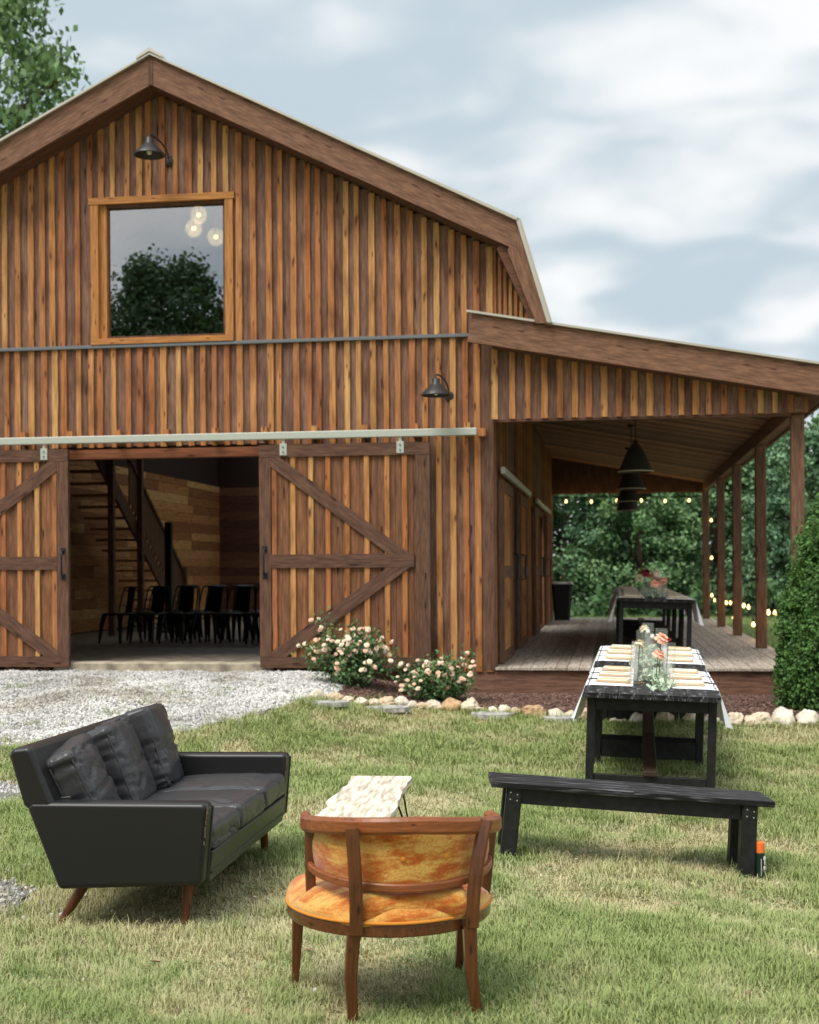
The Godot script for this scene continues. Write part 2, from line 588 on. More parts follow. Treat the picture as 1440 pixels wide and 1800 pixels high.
	M.meadow = mat(Color(0.62, 0.74, 0.42), 0.95, T.soil, Vector3.ONE * 0.3, true, 1.5)
	M.gravel = mat(Color8(196, 192, 186), 0.95, T.fine, Vector3.ONE * 2.0, true, 1.5)
	M.mulch = mat(Color8(122, 96, 86), 0.95, T.fine, Vector3.ONE * 3.0, true, 2.0)
	M.bark = mat(Color8(96, 82, 70), 0.95, T.rough_v, Vector3(1.5, 0.5, 1.5), true, 1.0)
	M.stones = []
	for c in [Color8(226, 218, 206), Color8(218, 204, 184), Color8(230, 228, 222), Color8(200, 172, 142)]: M.stones.append(mat(c, 0.9, T.stone, Vector3.ONE * 2.5, true, 0.5))
	M.flag = mat(Color8(196, 194, 190), 0.9, T.concrete, Vector3.ONE * 1.7, true, 0.4)
	M.bin = mat(Color8(26, 27, 28), 0.55)
	M.bag = mat(Color8(226, 228, 230), 0.4)
	M.orange_cap = mat(Color8(244, 118, 48), 0.4)
	M.can = mat(Color8(20, 44, 34), 0.35)
	M.label_white = mat(Color8(230, 228, 222), 0.5)
	M.cable = mat(Color8(34, 36, 34), 0.6)
	M.bulb = mat(Color8(255, 226, 170), 0.3)
	M.bulb.emission_enabled = true
	M.bulb.emission = Color8(255, 206, 130)
	M.bulb.emission_energy_multiplier = 2.2
	M.rose_a = mat(Color8(246, 218, 194), 0.8)
	M.rose_b = mat(Color8(244, 198, 172), 0.8)
	M.rose_c = mat(Color8(246, 228, 204), 0.8)
	M.rim_lamp = mat(Color8(196, 186, 160), 0.5)

# ---------------------------------------------------------------- main
func _ready() -> void:
	# camera
	var cam := Camera3D.new()
	cam.name = "camera"
	add_child(cam)
	cam.projection = Camera3D.PROJECTION_FRUSTUM
	cam.near = 0.1
	cam.far = 600.0
	cam.size = 0.1 * 2.0 * 900.0 / 2400.0
	cam.frustum_offset = Vector2(0, 0.1 * 102.0 / 2400.0)
	cam.position = Vector3(0, 1.7, 0)
	cam.basis = Basis(Vector3.UP, deg_to_rad(8.44)) * Basis(Vector3.BACK, deg_to_rad(-0.38))
	cam.current = true
	var at := CameraAttributesPhysical.new()
	at.frustum_focal_length = 50.0
	at.frustum_focus_distance = 7.2
	at.exposure_aperture = 3.8
	at.frustum_near = 0.1
	at.frustum_far = 600.0
	cam.attributes = at
	# sky and light
	var we := WorldEnvironment.new()
	we.name = "world_environment"
	var env := Environment.new()
	env.background_mode = Environment.BG_SKY
	env.tonemap_mode = Environment.TONE_MAPPER_LINEAR
	env.tonemap_exposure = EXPOSURE
	env.sdfgi_enabled = true
	env.ssao_enabled = true
	env.ssil_enabled = true
	var sm := PanoramaSkyMaterial.new()
	sm.panorama = tex(sky_image(2048, 1024))
	sm.energy_multiplier = 1.0
	var sky := Sky.new()
	sky.sky_material = sm
	env.sky = sky
	we.environment = env
	add_child(we)
	var sun := DirectionalLight3D.new()
	sun.name = "sun"
	sun.light_energy = 0.5
	sun.light_color = Color(1.0, 0.97, 0.92)
	sun.light_angular_distance = 28.0
	sun.shadow_enabled = true
	sun.basis = Basis.looking_at(-Vector3(-0.35, 1.0, 0.5).normalized(), Vector3.UP)
	add_child(sun)

	rng.seed = 4
	noise_a.noise_type = FastNoiseLite.TYPE_SIMPLEX_SMOOTH
	noise_a.seed = 3
	noise_a.frequency = 0.01
	noise_b.noise_type = FastNoiseLite.TYPE_SIMPLEX_SMOOTH
	noise_b.seed = 8
	noise_b.frequency = 0.01
	make_textures()
	make_materials()
	for k in 5: batten_meshes.append(wavy_unit(k))

	ground()
	barn()
	porch()
	trees()
	interior()
	sliding_doors()
	barn_lamps()
	porch_things()
	garden()
	sofa()
	armchair()
	coffee_table()
	benches()
	tables()
	vegetation()

func sky_image(w: int, h: int) -> Image:
	var n1 := fbm(0.5, 4, 101)
	var n2 := fbm(1.3, 5, 102)
	var n3 := fbm(0.9, 3, 103)
	var im := PackedFloat32Array()
	im.resize(w * h * 4)
	var low := Color(0.17, 0.18, 0.16)
	for y in h:
		var el := PI * (0.5 - (y + 0.5) / h)
		var se := maxf(sin(el), 0.0)
		var ce := cos(el)
		var k := 1.0 / (se + 0.16)
		var lift := lerpf(1.0, 2.15, ss(0.36, 1.45, el))
		for x in w:
			var i := (y * w + x) * 4
			if el > -0.02:
				var az := TAU * (x + 0.5) / w
				var px := cos(az) * ce * k
				var pz := sin(az) * ce * k
				# layers of cloud drift over one another; the warp tears their edges
				var q := n3.get_noise_3d(px * 1.6, se * 4.0, pz * 1.6)
				var v := n1.get_noise_3d(px * 0.9 + q * 0.5, se * 2.5, pz * 0.9 - q * 0.4) * 1.3 + 0.62 * n2.get_noise_3d(px * 1.9 + q * 0.6, se * 6.5, pz * 1.9)
				var t := clampf(0.60 + v * 1.15, 0.0, 1.0)
				t = t * t * (3.0 - 2.0 * t)
				im[i] = lerpf(0.25, 0.43, t) * lift
				im[i + 1] = lerpf(0.297, 0.438, t) * lift
				im[i + 2] = lerpf(0.33, 0.443, t) * lift
			else:
				im[i] = low.r
				im[i + 1] = low.g
				im[i + 2] = low.b
			im[i + 3] = 1.0
	return Image.create_from_data(w, h, false, Image.FORMAT_RGBAF, im.to_byte_array())

func wavy_unit(sd: int) -> Mesh:
	# unit board along y with slightly wandering edges
	var r := RandomNumberGenerator.new()
	r.seed = 900 + sd
	var n := 9
	var lo := []
	var hi := []
	for i in n + 1:
		lo.append(-0.5 + r.randf_range(-0.05, 0.05))
		hi.append(0.5 + r.randf_range(-0.05, 0.05))
	var st := start()
	for i in n:
		var y0 := -0.5 + float(i) / n
		var y1 := -0.5 + float(i + 1) / n
		var a := Vector3(lo[i], y0, 0.5)
		var b := Vector3(hi[i], y0, 0.5)
		var c := Vector3(hi[i + 1], y1, 0.5)
		var d := Vector3(lo[i + 1], y1, 0.5)
		var back := Vector3(0, 0, -1)
		quad(st, a, b, c, d, Vector3.BACK)
		quad(st, a, d, d + back, a + back, Vector3.LEFT)
		quad(st, b, c, c + back, b + back, Vector3.RIGHT)
	tri(st, Vector3(lo[0], -0.5, 0.5), Vector3(hi[0], -0.5, 0.5), Vector3(0, -0.5, -0.5), Vector3.DOWN)
	tri(st, Vector3(lo[n], 0.5, 0.5), Vector3(hi[n], 0.5, 0.5), Vector3(0, 0.5, -0.5), Vector3.UP)
	return st.commit()

# ---------------------------------------------------------------- ground
func sheet(x0: float, x1: float, nx: int, z0: float, z1: float, nz: int, lift: float, keep: Callable, bump := 0.0) -> Mesh:
	var st := start()
	st.set_smooth_group(0)
	var P := func(i: int, j: int) -> Vector3:
		var x := lerpf(x0, x1, float(i) / nx)
		var z := lerpf(z0, z1, float(j) / nz)
		var b := bump * noise_a.get_noise_2d(x * 150, z * 150) if bump > 0 else 0.0
		return Vector3(x, gh(x, z) + lift + b, z)
	for j in nz:
		for i in nx:
			var a: Vector3 = P.call(i, j)
			var b: Vector3 = P.call(i + 1, j)
			var c: Vector3 = P.call(i + 1, j + 1)
			var d: Vector3 = P.call(i, j + 1)
			var m := (a + c) * 0.5
			if not keep.call(m.x, m.z): continue
			for v in [a, c, b, a, d, c]:
				st.add_vertex(v)
	st.index()
	st.generate_normals()
	return st.commit()

func structure(called: String, mesh: Mesh, m: Material, label := "") -> MeshInstance3D:
	var o := part(self, called, mesh, m)
	tag(o, label, "", "", "structure")
	return o

func in_bed(x: float, z: float) -> bool:
	if x > -3.25 and x < 4.6 and z < -13.2 and z > -16.3:
		var front := lerpf(-14.3, -14.75, ss(-3.2, -2.1, x))
		front = lerpf(front, -14.3, ss(-1.9, -0.6, x))
		front = lerpf(front, -13.9, ss(-0.5, 0.3, x))
		return z < front and gravel_at(x, z) < 0.0
	return false

func ground() -> void:
	structure("lawn_ground", sheet(-14, 8, 88, 4, -16.4, 82, 0.0, func(_x, _z): return true, 0.03), M.soil, "lawn soil with dry thatch under the grass in front of the barn")
	# the land beyond the lawn, one ring of large sheets
	var st := start()
	st.set_smooth_group(0)
	for r in [[-300, -14, 300, -300], [8, 300, 300, -300], [-14, 8, 300, 4], [-14, 8, -33.4, -300]]:
		var n := 12
		for i in n:
			for j in n:
				var xa := lerpf(r[0], r[1], float(i) / n)
				var xb := lerpf(r[0], r[1], float(i + 1) / n)
				var za := lerpf(r[2], r[3], float(j) / n)
				var zb := lerpf(r[2], r[3], float(j + 1) / n)
				var k := []
				for e in [[xa, za], [xb, za], [xb, zb], [xa, zb]]:
					k.append(Vector3(e[0], gh(e[0], e[1]) - 0.03, e[1]))
				for q in [0, 2, 1, 0, 3, 2]: st.add_vertex(k[q])
	st.index()
	st.generate_normals()
	structure("ground", st.commit(), M.meadow, "open grassy land around the barn")
	structure("gravel_yard", sheet(-14, -2.6, 190, -4.5, -16.3, 197, 0.012, func(x, z): return gravel_at(x, z) > 0.0, 0.03), M.gravel, "pale grey gravel yard in front of the barn doors")
	structure("mulch_bed", sheet(-3.3, 4.6, 130, -13.2, -16.3, 52, 0.02, in_bed, 0.03), M.mulch, "dark brown mulch bed between the stone edging and the porch")
	# loose stones on the gravel
	var mm := MultiMesh.new()
	mm.transform_format = MultiMesh.TRANSFORM_3D
	mm.use_colors = true
	mm.mesh = pebble(1)
	var xf := []
	var cols := []
	var tries := 0
	while xf.size() < 56000 and tries < 400000:
		tries += 1
		var x := rng.randf_range(-8.6, -2.7)
		var z := -rng.randf_range(4.6, 16.25)
		if rng.randf() < 0.6: z = -rng.randf_range(11.0, 16.25)
		var g := gravel_at(x, z)
		if g < -0.28 or (g < 0 and rng.randf() > 0.12): continue
		if x < z * 0.55 - 0.6: continue
		var s := rng.randf_range(0.007, 0.016) * (1.35 if rng.randf() < 0.1 else 1.0)
		xf.append(Transform3D(Basis.from_euler(Vector3(rng.randf() * TAU, rng.randf() * TAU, rng.randf() * TAU)).scaled_local(Vector3(s, s * rng.randf_range(0.5, 0.8), s * rng.randf_range(0.8, 1.3))), on_ground(x, z, 0.012 + 0.03 * noise_a.get_noise_2d(x * 150, z * 150) + s * 0.35)))
		var v := rng.randf_range(0.34, 0.8) * (0.92 + 0.3 * noise_a.get_noise_2d(x * 45, z * 45) + 0.15 * noise_b.get_noise_2d(x * 160, z * 160))
		var dirt := ss(0.05, 0.5, noise_a.get_noise_2d(x * 55 + 70, z * 55) + 0.4 * noise_b.get_noise_2d(x * 180, z * 180))
		v *= 1.0 - 0.3 * dirt
		cols.append(Color(v, v * (0.985 - 0.05 * dirt), v * (0.955 - 0.13 * dirt)))
	scatter("gravel_stones", mm, xf, cols, M.tint, "loose pale gravel stones covering the yard before the doors", "gravel")
	var m2 := MultiMesh.new()
	m2.transform_format = MultiMesh.TRANSFORM_3D
	m2.use_colors = true
	m2.mesh = BoxMesh.new()
	xf = []
	cols = []
	tries = 0
	while xf.size() < 26000 and tries < 200000:
		tries += 1
		var x := rng.randf_range(-3.3, 4.4)
		var z := rng.randf_range(-13.3, -16.25)
		if not in_bed(x, z): continue
		var l := rng.randf_range(0.015, 0.05)
		xf.append(Transform3D(Basis.from_euler(Vector3(rng.randf_range(-0.5, 0.5), rng.randf() * TAU, rng.randf_range(-0.5, 0.5))).scaled_local(Vector3(l, 0.006, l * 0.35)), on_ground(x, z, 0.03 + rng.randf_range(0, 0.02))))
		var v := rng.randf_range(0.5, 1.3)
		cols.append(Color(0.19 * v, 0.115 * v, 0.092 * v))
	scatter("bark_mulch", m2, xf, cols, M.tint, "brown bark chips covering the planting bed beside the porch", "mulch")

func pebble(sd: int) -> Mesh:
	var r := RandomNumberGenerator.new()
	r.seed = sd
	var s := ball(1.0, 6, 3)
	var a := s.surface_get_arrays(0) if s is ArrayMesh else (s as SphereMesh).get_mesh_arrays()
	var st := start()
	st.set_smooth_group(-1)
	var v: PackedVector3Array = a[Mesh.ARRAY_VERTEX]
	var off := {}
	for i in a[Mesh.ARRAY_INDEX]:
		var p: Vector3 = v[i]
		var key := p.snapped(Vector3.ONE * 0.01)
		if not off.has(key): off[key] = r.randf_range(0.75, 1.15)
		st.add_vertex(p * off[key])
	st.generate_normals()
	return st.commit()

func scatter(called: String, mm: MultiMesh, xf: Array, cols: Array, m: Material, label: String, category: String, parent: Node = self) -> MultiMeshInstance3D:
	mm.instance_count = xf.size()
	for i in xf.size():
		mm.set_instance_transform(i, xf[i])
		if mm.use_colors: mm.set_instance_color(i, cols[i])
	var o := MultiMeshInstance3D.new()
	o.name = numbered(parent, called)
	o.multimesh = mm
	o.material_override = m
	parent.add_child(o, true)
	if parent == self: tag(o, label, category, "", "stuff")
	else: tag(o, "", "", "", "stuff")
	return o

# ---------------------------------------------------------------- barn shell
const RX := -5.45        # ridge
const FZ := -16.0        # front wall face
const BZ := -32.4        # back wall
const FLOOR := 0.6

func wall_top(x: float) -> float:
	return 7.5 - 0.5 * absf(x - RX)

func pick(a: Array):
	return a[rng.randi() % a.size()]

func barn() -> void:
	var b := thing("barn", "brown board and batten barn with orange battens and a gambrel roof", "barn")
	# front wall: sheathing with openings, then boards and battens on it
	var fw := group_node(b, "front_wall")
	var st := start()
	var z0 := FZ - 0.16
	var z1 := FZ - 0.045
	for r in [[-9.52, -6.78, 0.45, 4.5], [-4.05, -1.4, 0.3, 4.5], [-6.78, -4.05, 3.12, 4.5], [-9.52, -6.28, 4.5, 5.6], [-4.52, -1.4, 4.5, 5.48]]:
		cspan(st, Vector3(r[0], r[2], z0), Vector3(r[1], r[3], z1), 0.001)
	prism(st, PackedVector2Array([Vector2(-9.52, 5.6), Vector2(-6.28, 5.6), Vector2(-6.28, 6.26), Vector2(-4.52, 6.26), Vector2(-4.52, 5.48), Vector2(-1.4, 5.48), Vector2(RX, 7.5), Vector2(-9.52, 5.47)]), z0, z1)
	part(fw, "sheathing", st.commit(), M.sheath)
	# seams
	var seams := []
	var x := -9.5
	while x < -1.5:
		seams.append(x)
		x += 0.158 + rng.randf_range(-0.028, 0.03)
	seams.append(-1.40)
	for i in seams.size() - 1:
		var xa: float = seams[i]
		var xb: float = seams[i + 1]
		var m = pick(M.board)
		for r in [[0.52, 4.455], [4.475, wall_top((xa + xb) * 0.5) + 0.02]]:
			var lo: float = r[0]
			var hi: float = r[1]
			var mx := (xa + xb) * 0.5
			var cuts := [[lo, hi]]
			if lo < 1.0 and mx > -6.78 and mx < -4.05: cuts = [[3.24, hi]]
			elif lo > 4.0 and mx > -6.26 and mx < -4.54: cuts = [[6.27, hi]]
			for c in cuts:
				span(fw, "board", m, Vector3(xa + 0.003, c[0], FZ - 0.044), Vector3(xb - 0.003, c[1], FZ - 0.02 + rng.randf_range(-0.003, 0.003)))
	for i in seams.size():
		var sx: float = seams[i] + rng.randf_range(-0.012, 0.012)
		var w := rng.randf_range(0.058, 0.076)
		for r in [[0.5, 4.44], [4.48, wall_top(sx) + 0.01]]:
			var lo: float = r[0]
			var hi: float = r[1]
			var bx: float = sx + rng.randf_range(-0.016, 0.016)
			if lo < 1.0 and bx > -6.82 and bx < -4.0: lo = 3.225
			if lo > 4.0 and bx > -6.33 and bx < -4.47: lo = 6.28
			var mesh: Mesh = batten_meshes[rng.randi() % 5]
			piece(fw, "batten", pick(M.batten), Vector3(bx, (lo + hi) * 0.5, FZ - 0.007), Vector3(w, hi - lo, 0.028), Basis(Vector3.BACK, rng.randf_range(-0.003, 0.003)), mesh)
	# narrow boards added under the steep roof, standing in for the dark side wall
	for k in 8:
		var rx := -1.345 + k * 0.062
		var top := 5.43 - (rx + 1.33) * 2.15
		if top < 4.62: break
		span(fw, "board", pick(M.board), Vector3(rx - 0.03, 4.6, FZ - 0.06), Vector3(rx + 0.030, top + 0.12, FZ - 0.035))
		piece(fw, "batten", pick(M.batten), Vector3(rx, (4.6 + top) * 0.5 + 0.02, FZ - 0.022), Vector3(0.036, top - 4.56, 0.024), Basis.IDENTITY, batten_meshes[k % 5])
	span(b, "base_board", M.skirt, Vector3(-4.0, 0.15, FZ - 0.048), Vector3(-1.372, 0.515, FZ - 0.014))
	# corner board
	span(fw, "corner_board", M.frame_v, Vector3(-1.475, 0.52, FZ - 0.02), Vector3(-1.372, 4.44, FZ + 0.012))
	# metal drip strip between the storeys
	st = start()
	cspan(st, Vector3(-9.55, 4.437, FZ - 0.03), Vector3(-1.6, 4.462, FZ + 0.035), 0.003)
	cspan(st, Vector3(-9.55, 4.462, FZ - 0.03), Vector3(-1.6, 4.482, FZ + 0.012), 0.003)
	part(b, "drip_strip", st.commit(), M.galv_dark)
	# head board over the doorway
	span(b, "door_header", M.lintel, Vector3(-6.82, 3.09, FZ - 0.16), Vector3(-4.0, 3.2, FZ + 0.0))
	# jambs
	for s in [[-6.82, -6.78], [-4.05, -4.01]]:
		span(b, "door_jamb", M.frame_v, Vector3(s[0], 0.6, FZ - 0.165), Vector3(s[1], 3.09, FZ - 0.015))
	# window in the gable
	var wn := group_node(b, "gable_window")
	for r in [[-6.3, -6.2, 4.455, 6.276], [-4.60, -4.50, 4.455, 6.276]]:
		span(wn, "casing", M.trim_wood_v, Vector3(r[0], r[2] + 0.1, FZ - 0.05), Vector3(r[1], r[3] - 0.075, FZ + 0.02))
	span(wn, "casing", M.trim_wood_h, Vector3(-6.32, 6.20, FZ - 0.05), Vector3(-4.48, 6.28, FZ + 0.028))
	span(wn, "sill", M.trim_wood_h, Vector3(-6.3, 4.484, FZ - 0.05), Vector3(-4.5, 4.556, FZ + 0.024))
	var fr: Material = M.frame_v
	for r in [[-6.2, -6.11, 4.556, 6.2], [-4.635, -4.6, 4.556, 6.2], [-6.11, -4.635, 6.165, 6.2], [-6.11, -4.635, 4.556, 4.585]]:
		span(wn, "frame", M.trim_wood_v if r[0] < -6.15 else fr, Vector3(r[0], r[2], FZ - 0.12), Vector3(r[1], r[3], FZ - 0.03))
	span(wn, "pane", M.pane, Vector3(-6.11, 4.585, FZ - 0.105), Vector3(-4.635, 6.165, FZ - 0.095))
	# slab
	st = start()
	cspan(st, Vector3(-9.5, 0.1, BZ), Vector3(-1.42, FLOOR - 0.01, FZ - 0.17), 0.005)
	part(b, "floor_slab", st.commit(), M.floor_in)
	st = start()
	cspan(st, Vector3(-9.52, 0.1, FZ - 0.165), Vector3(-1.42, 0.53, FZ - 0.05), 0.01)
	cspan(st, Vector3(-6.8, 0.12, FZ - 0.17), Vector3(-4.03, FLOOR, FZ + 0.06), 0.02)
	part(b, "threshold", st.commit(), M.concrete)
	# other walls
	var lw := group_node(b, "left_wall")
	span(lw, "sheathing", M.sheath, Vector3(-9.66, 0.2, BZ), Vector3(-9.525, 5.45, FZ - 0.05))
	var bw := group_node(b, "back_wall")  # its middle gap is an unseen doorway, added to light the interior
	st = start()
	prism(st, PackedVector2Array([Vector2(-9.66, 3.5), Vector2(-1.4, 3.5), Vector2(-1.4, 5.45), Vector2(RX, 7.5), Vector2(-9.66, 5.4)]), BZ - 0.14, BZ - 0.005)
	cspan(st, Vector3(-9.66, 0.2, BZ - 0.14), Vector3(-6.9, 3.499, BZ - 0.005), 0.001)
	cspan(st, Vector3(-3.3, 0.2, BZ - 0.14), Vector3(-1.4, 3.499, BZ - 0.005), 0.001)
	cspan(st, Vector3(-6.9, 0.2, BZ - 0.14), Vector3(-3.3, 0.58, BZ - 0.005), 0.001)
	part(bw, "sheathing", st.commit(), M.sheath)
	var rw := group_node(b, "right_wall")
	st = start()
	for r in [[-16.165, -18.35, 0.3, 5.45], [-19.75, -25.1, 0.3, 5.45], [-27.9, -32.4, 0.3, 5.45], [-18.35, -19.75, 2.75, 5.45], [-25.1, -27.9, 2.75, 5.45], [-18.35, -19.75, 0.3, 0.52], [-25.1, -27.9, 0.3, 0.52]]:
		cspan(st, Vector3(-1.52, r[2], r[1]), Vector3(-1.415, r[3], r[0]), 0.001)
	part(rw, "sheathing", st.commit(), M.sheath)
	# side boards and battens, seen along the porch and above its roof
	var z := -16.02
	while z > -32.3:
		var w := 0.16 + rng.randf_range(-0.02, 0.02)
		var open := (z - w * 0.5 < -18.33 and z - w * 0.5 > -19.77) or (z - w * 0.5 < -25.08 and z - w * 0.5 > -27.92)
		span(rw, "board", pick(M.board), Vector3(-1.414, 2.76 if open else 0.53, z - w + 0.004), Vector3(-1.394 + rng.randf_range(-0.002, 0.002), 5.44, z))
		if not open:
			span(rw, "batten", pick(M.batten) if rng.randf() < 0.5 else pick(M.board), Vector3(-1.394, 0.53, z - 0.03), Vector3(-1.37, 5.44, z + 0.025))
		z -= w
	# gambrel roof
	var rf := group_node(b, "roof")
	var ridge := Vector2(-5.40, 7.85)
	for s in [-1.0, 1.0]:
		var knee := ridge + Vector2(4.34 * s, -2.16)
		var eave := knee + Vector2(0.345 * s, -1.18)
		# metal sheets
		st = start()
		var up := Vector2(0, 0.024)
		for zr in ([[-33.0, -32.5], [-23.4, FZ + 0.40]] ):
			prism(st, PackedVector2Array([ridge, knee, knee + up + Vector2(0.03 * s, 0), ridge + up]), zr[0], zr[1])
		# strips beside the added translucent roof lights
		if true:
			for f in [[0.0, 0.22], [0.8, 1.0]]:
				var qa := ridge.lerp(knee, f[0])
				var qb := ridge.lerp(knee, f[1])
				prism(st, PackedVector2Array([qa, qb, qb + up, qa + up]), -32.5, -23.4)
		prism(st, PackedVector2Array([knee + Vector2(0.002 * s, -0.002), eave, eave + Vector2(0.04 * s, 0.0), knee + up + Vector2(0.032 * s, 0)]), -33.0, FZ + 0.39)
		part(rf, "metal_sheet", st.commit(), M.roof_metal)
		# ribs on the steep part, joined
		st = start()
		var zz := FZ + 0.37
		while zz > -33.0:
			prism(st, PackedVector2Array([eave + Vector2(0.038 * s, 0), eave + Vector2(0.062 * s, 0.0), knee + up + Vector2(0.052 * s, 0), knee + up + Vector2(0.028 * s, 0)]), zz - 0.035, zz)
			zz -= 0.15
		tag(part(rf, "rib", st.commit(), M.roof_metal), "", "", "", "stuff")
		# soffit of the overhang and roof deck
		st = start()
		for zr in ([[-32.9, -32.5], [-23.4, FZ + 0.315]] ):
			prism(st, PackedVector2Array([ridge + Vector2(0, -0.345), knee + Vector2(0, -0.345), knee + Vector2(0, -0.004), ridge + Vector2(0, -0.004)]), zr[0], zr[1])
		if true:
			for f in [[0.0, 0.22], [0.8, 1.0]]:
				var qa := ridge.lerp(knee, f[0]) + Vector2(0, -0.004)
				var qb := ridge.lerp(knee, f[1]) + Vector2(0, -0.004)
				prism(st, PackedVector2Array([qa, qb, qb + Vector2(0, -0.341), qa + Vector2(0, -0.341)]), -32.5, -23.4)
		part(rf, "roof_deck", st.commit(), M.soffit)
		st = start()
		prism(st, PackedVector2Array([knee + Vector2(-0.23 * s, -0.30), eave + Vector2(-0.16 * s, -0.02), eave + Vector2(-0.004 * s, 0), knee + Vector2(-0.004 * s, -0.004)]), -32.9, FZ + 0.315)
		part(rf, "lower_roof_deck", st.commit(), M.soffit)
		# fascia boards, each with its own grain direction
		var dir := (knee - ridge)
		var ang := atan2(dir.y, dir.x)
		var L := dir.length()
		var bs := Basis(Vector3.BACK, ang)
		var mid := (ridge + knee) * 0.5 + Vector2(0, -0.172)
		var poly := PackedVector2Array()
		for p in [ridge, knee, knee + Vector2(0, -0.335), ridge + Vector2(0, -0.345)]:
			var q: Vector3 = bs.inverse() * Vector3(p.x - mid.x, p.y - mid.y, 0)
			poly.append(Vector2(q.x, q.y))
		st = start()
		prism(st, poly, -0.02, 0.02)
		part(rf, "fascia_board", st.commit(), M.fascia, Transform3D(bs, Vector3(mid.x, mid.y, FZ + 0.337)))
		dir = eave - knee
		bs = Basis(Vector3.BACK, atan2(dir.y, dir.x))
		mid = (knee + eave) * 0.5
		poly = PackedVector2Array()
		for p in [knee + Vector2(0, -0.002), eave, eave + Vector2(-0.13 * s, 0.0), knee + Vector2(-0.10 * s, -0.335)]:
			var q: Vector3 = bs.inverse() * Vector3(p.x - mid.x, p.y - mid.y, 0)
			poly.append(Vector2(q.x, q.y))
		st = start()
		prism(st, poly, -0.02, 0.02)
		part(rf, "lower_fascia_board", st.commit(), M.fascia, Transform3D(bs, Vector3(mid.x, mid.y, FZ + 0.335)))
	for s in [-1.0, 1.0]:
		var low := ridge + Vector2(4.34 * s, -2.16)
		var ra := ridge.lerp(low, 0.22)
		var rb := ridge.lerp(low, 0.8)
		for k in 7:
			st = start()
			prism(st, PackedVector2Array([ra + Vector2(0, 0.002), rb + Vector2(0, 0.002), rb + Vector2(0, 0.012), ra + Vector2(0, 0.012)]), -32.5 + 1.3 * k + 0.02, -32.5 + 1.3 * (k + 1) - 0.02)
			part(rf, "added_roof_light", st.commit(), M.glass)  # unseen panel, added so that daylight reaches the interior
	# ridge cap
	st = start()
	prism(st, PackedVector2Array([Vector2(-5.56, 7.80), Vector2(-5.40, 7.885), Vector2(-5.24, 7.80), Vector2(-5.24, 7.83), Vector2(-5.40, 7.93), Vector2(-5.56, 7.83)]), -33.0, FZ + 0.41)
	part(rf, "ridge_cap", st.commit(), M.roof_metal)
	span(rf, "ridge_joint_board", M.frame_v, Vector3(-5.425, 7.5, FZ + 0.355), Vector3(-5.375, 7.84, FZ + 0.366))

# ---------------------------------------------------------------- porch
func porch_under(x: float) -> float:
	return 4.33 - 0.182 * (x + 1.6)

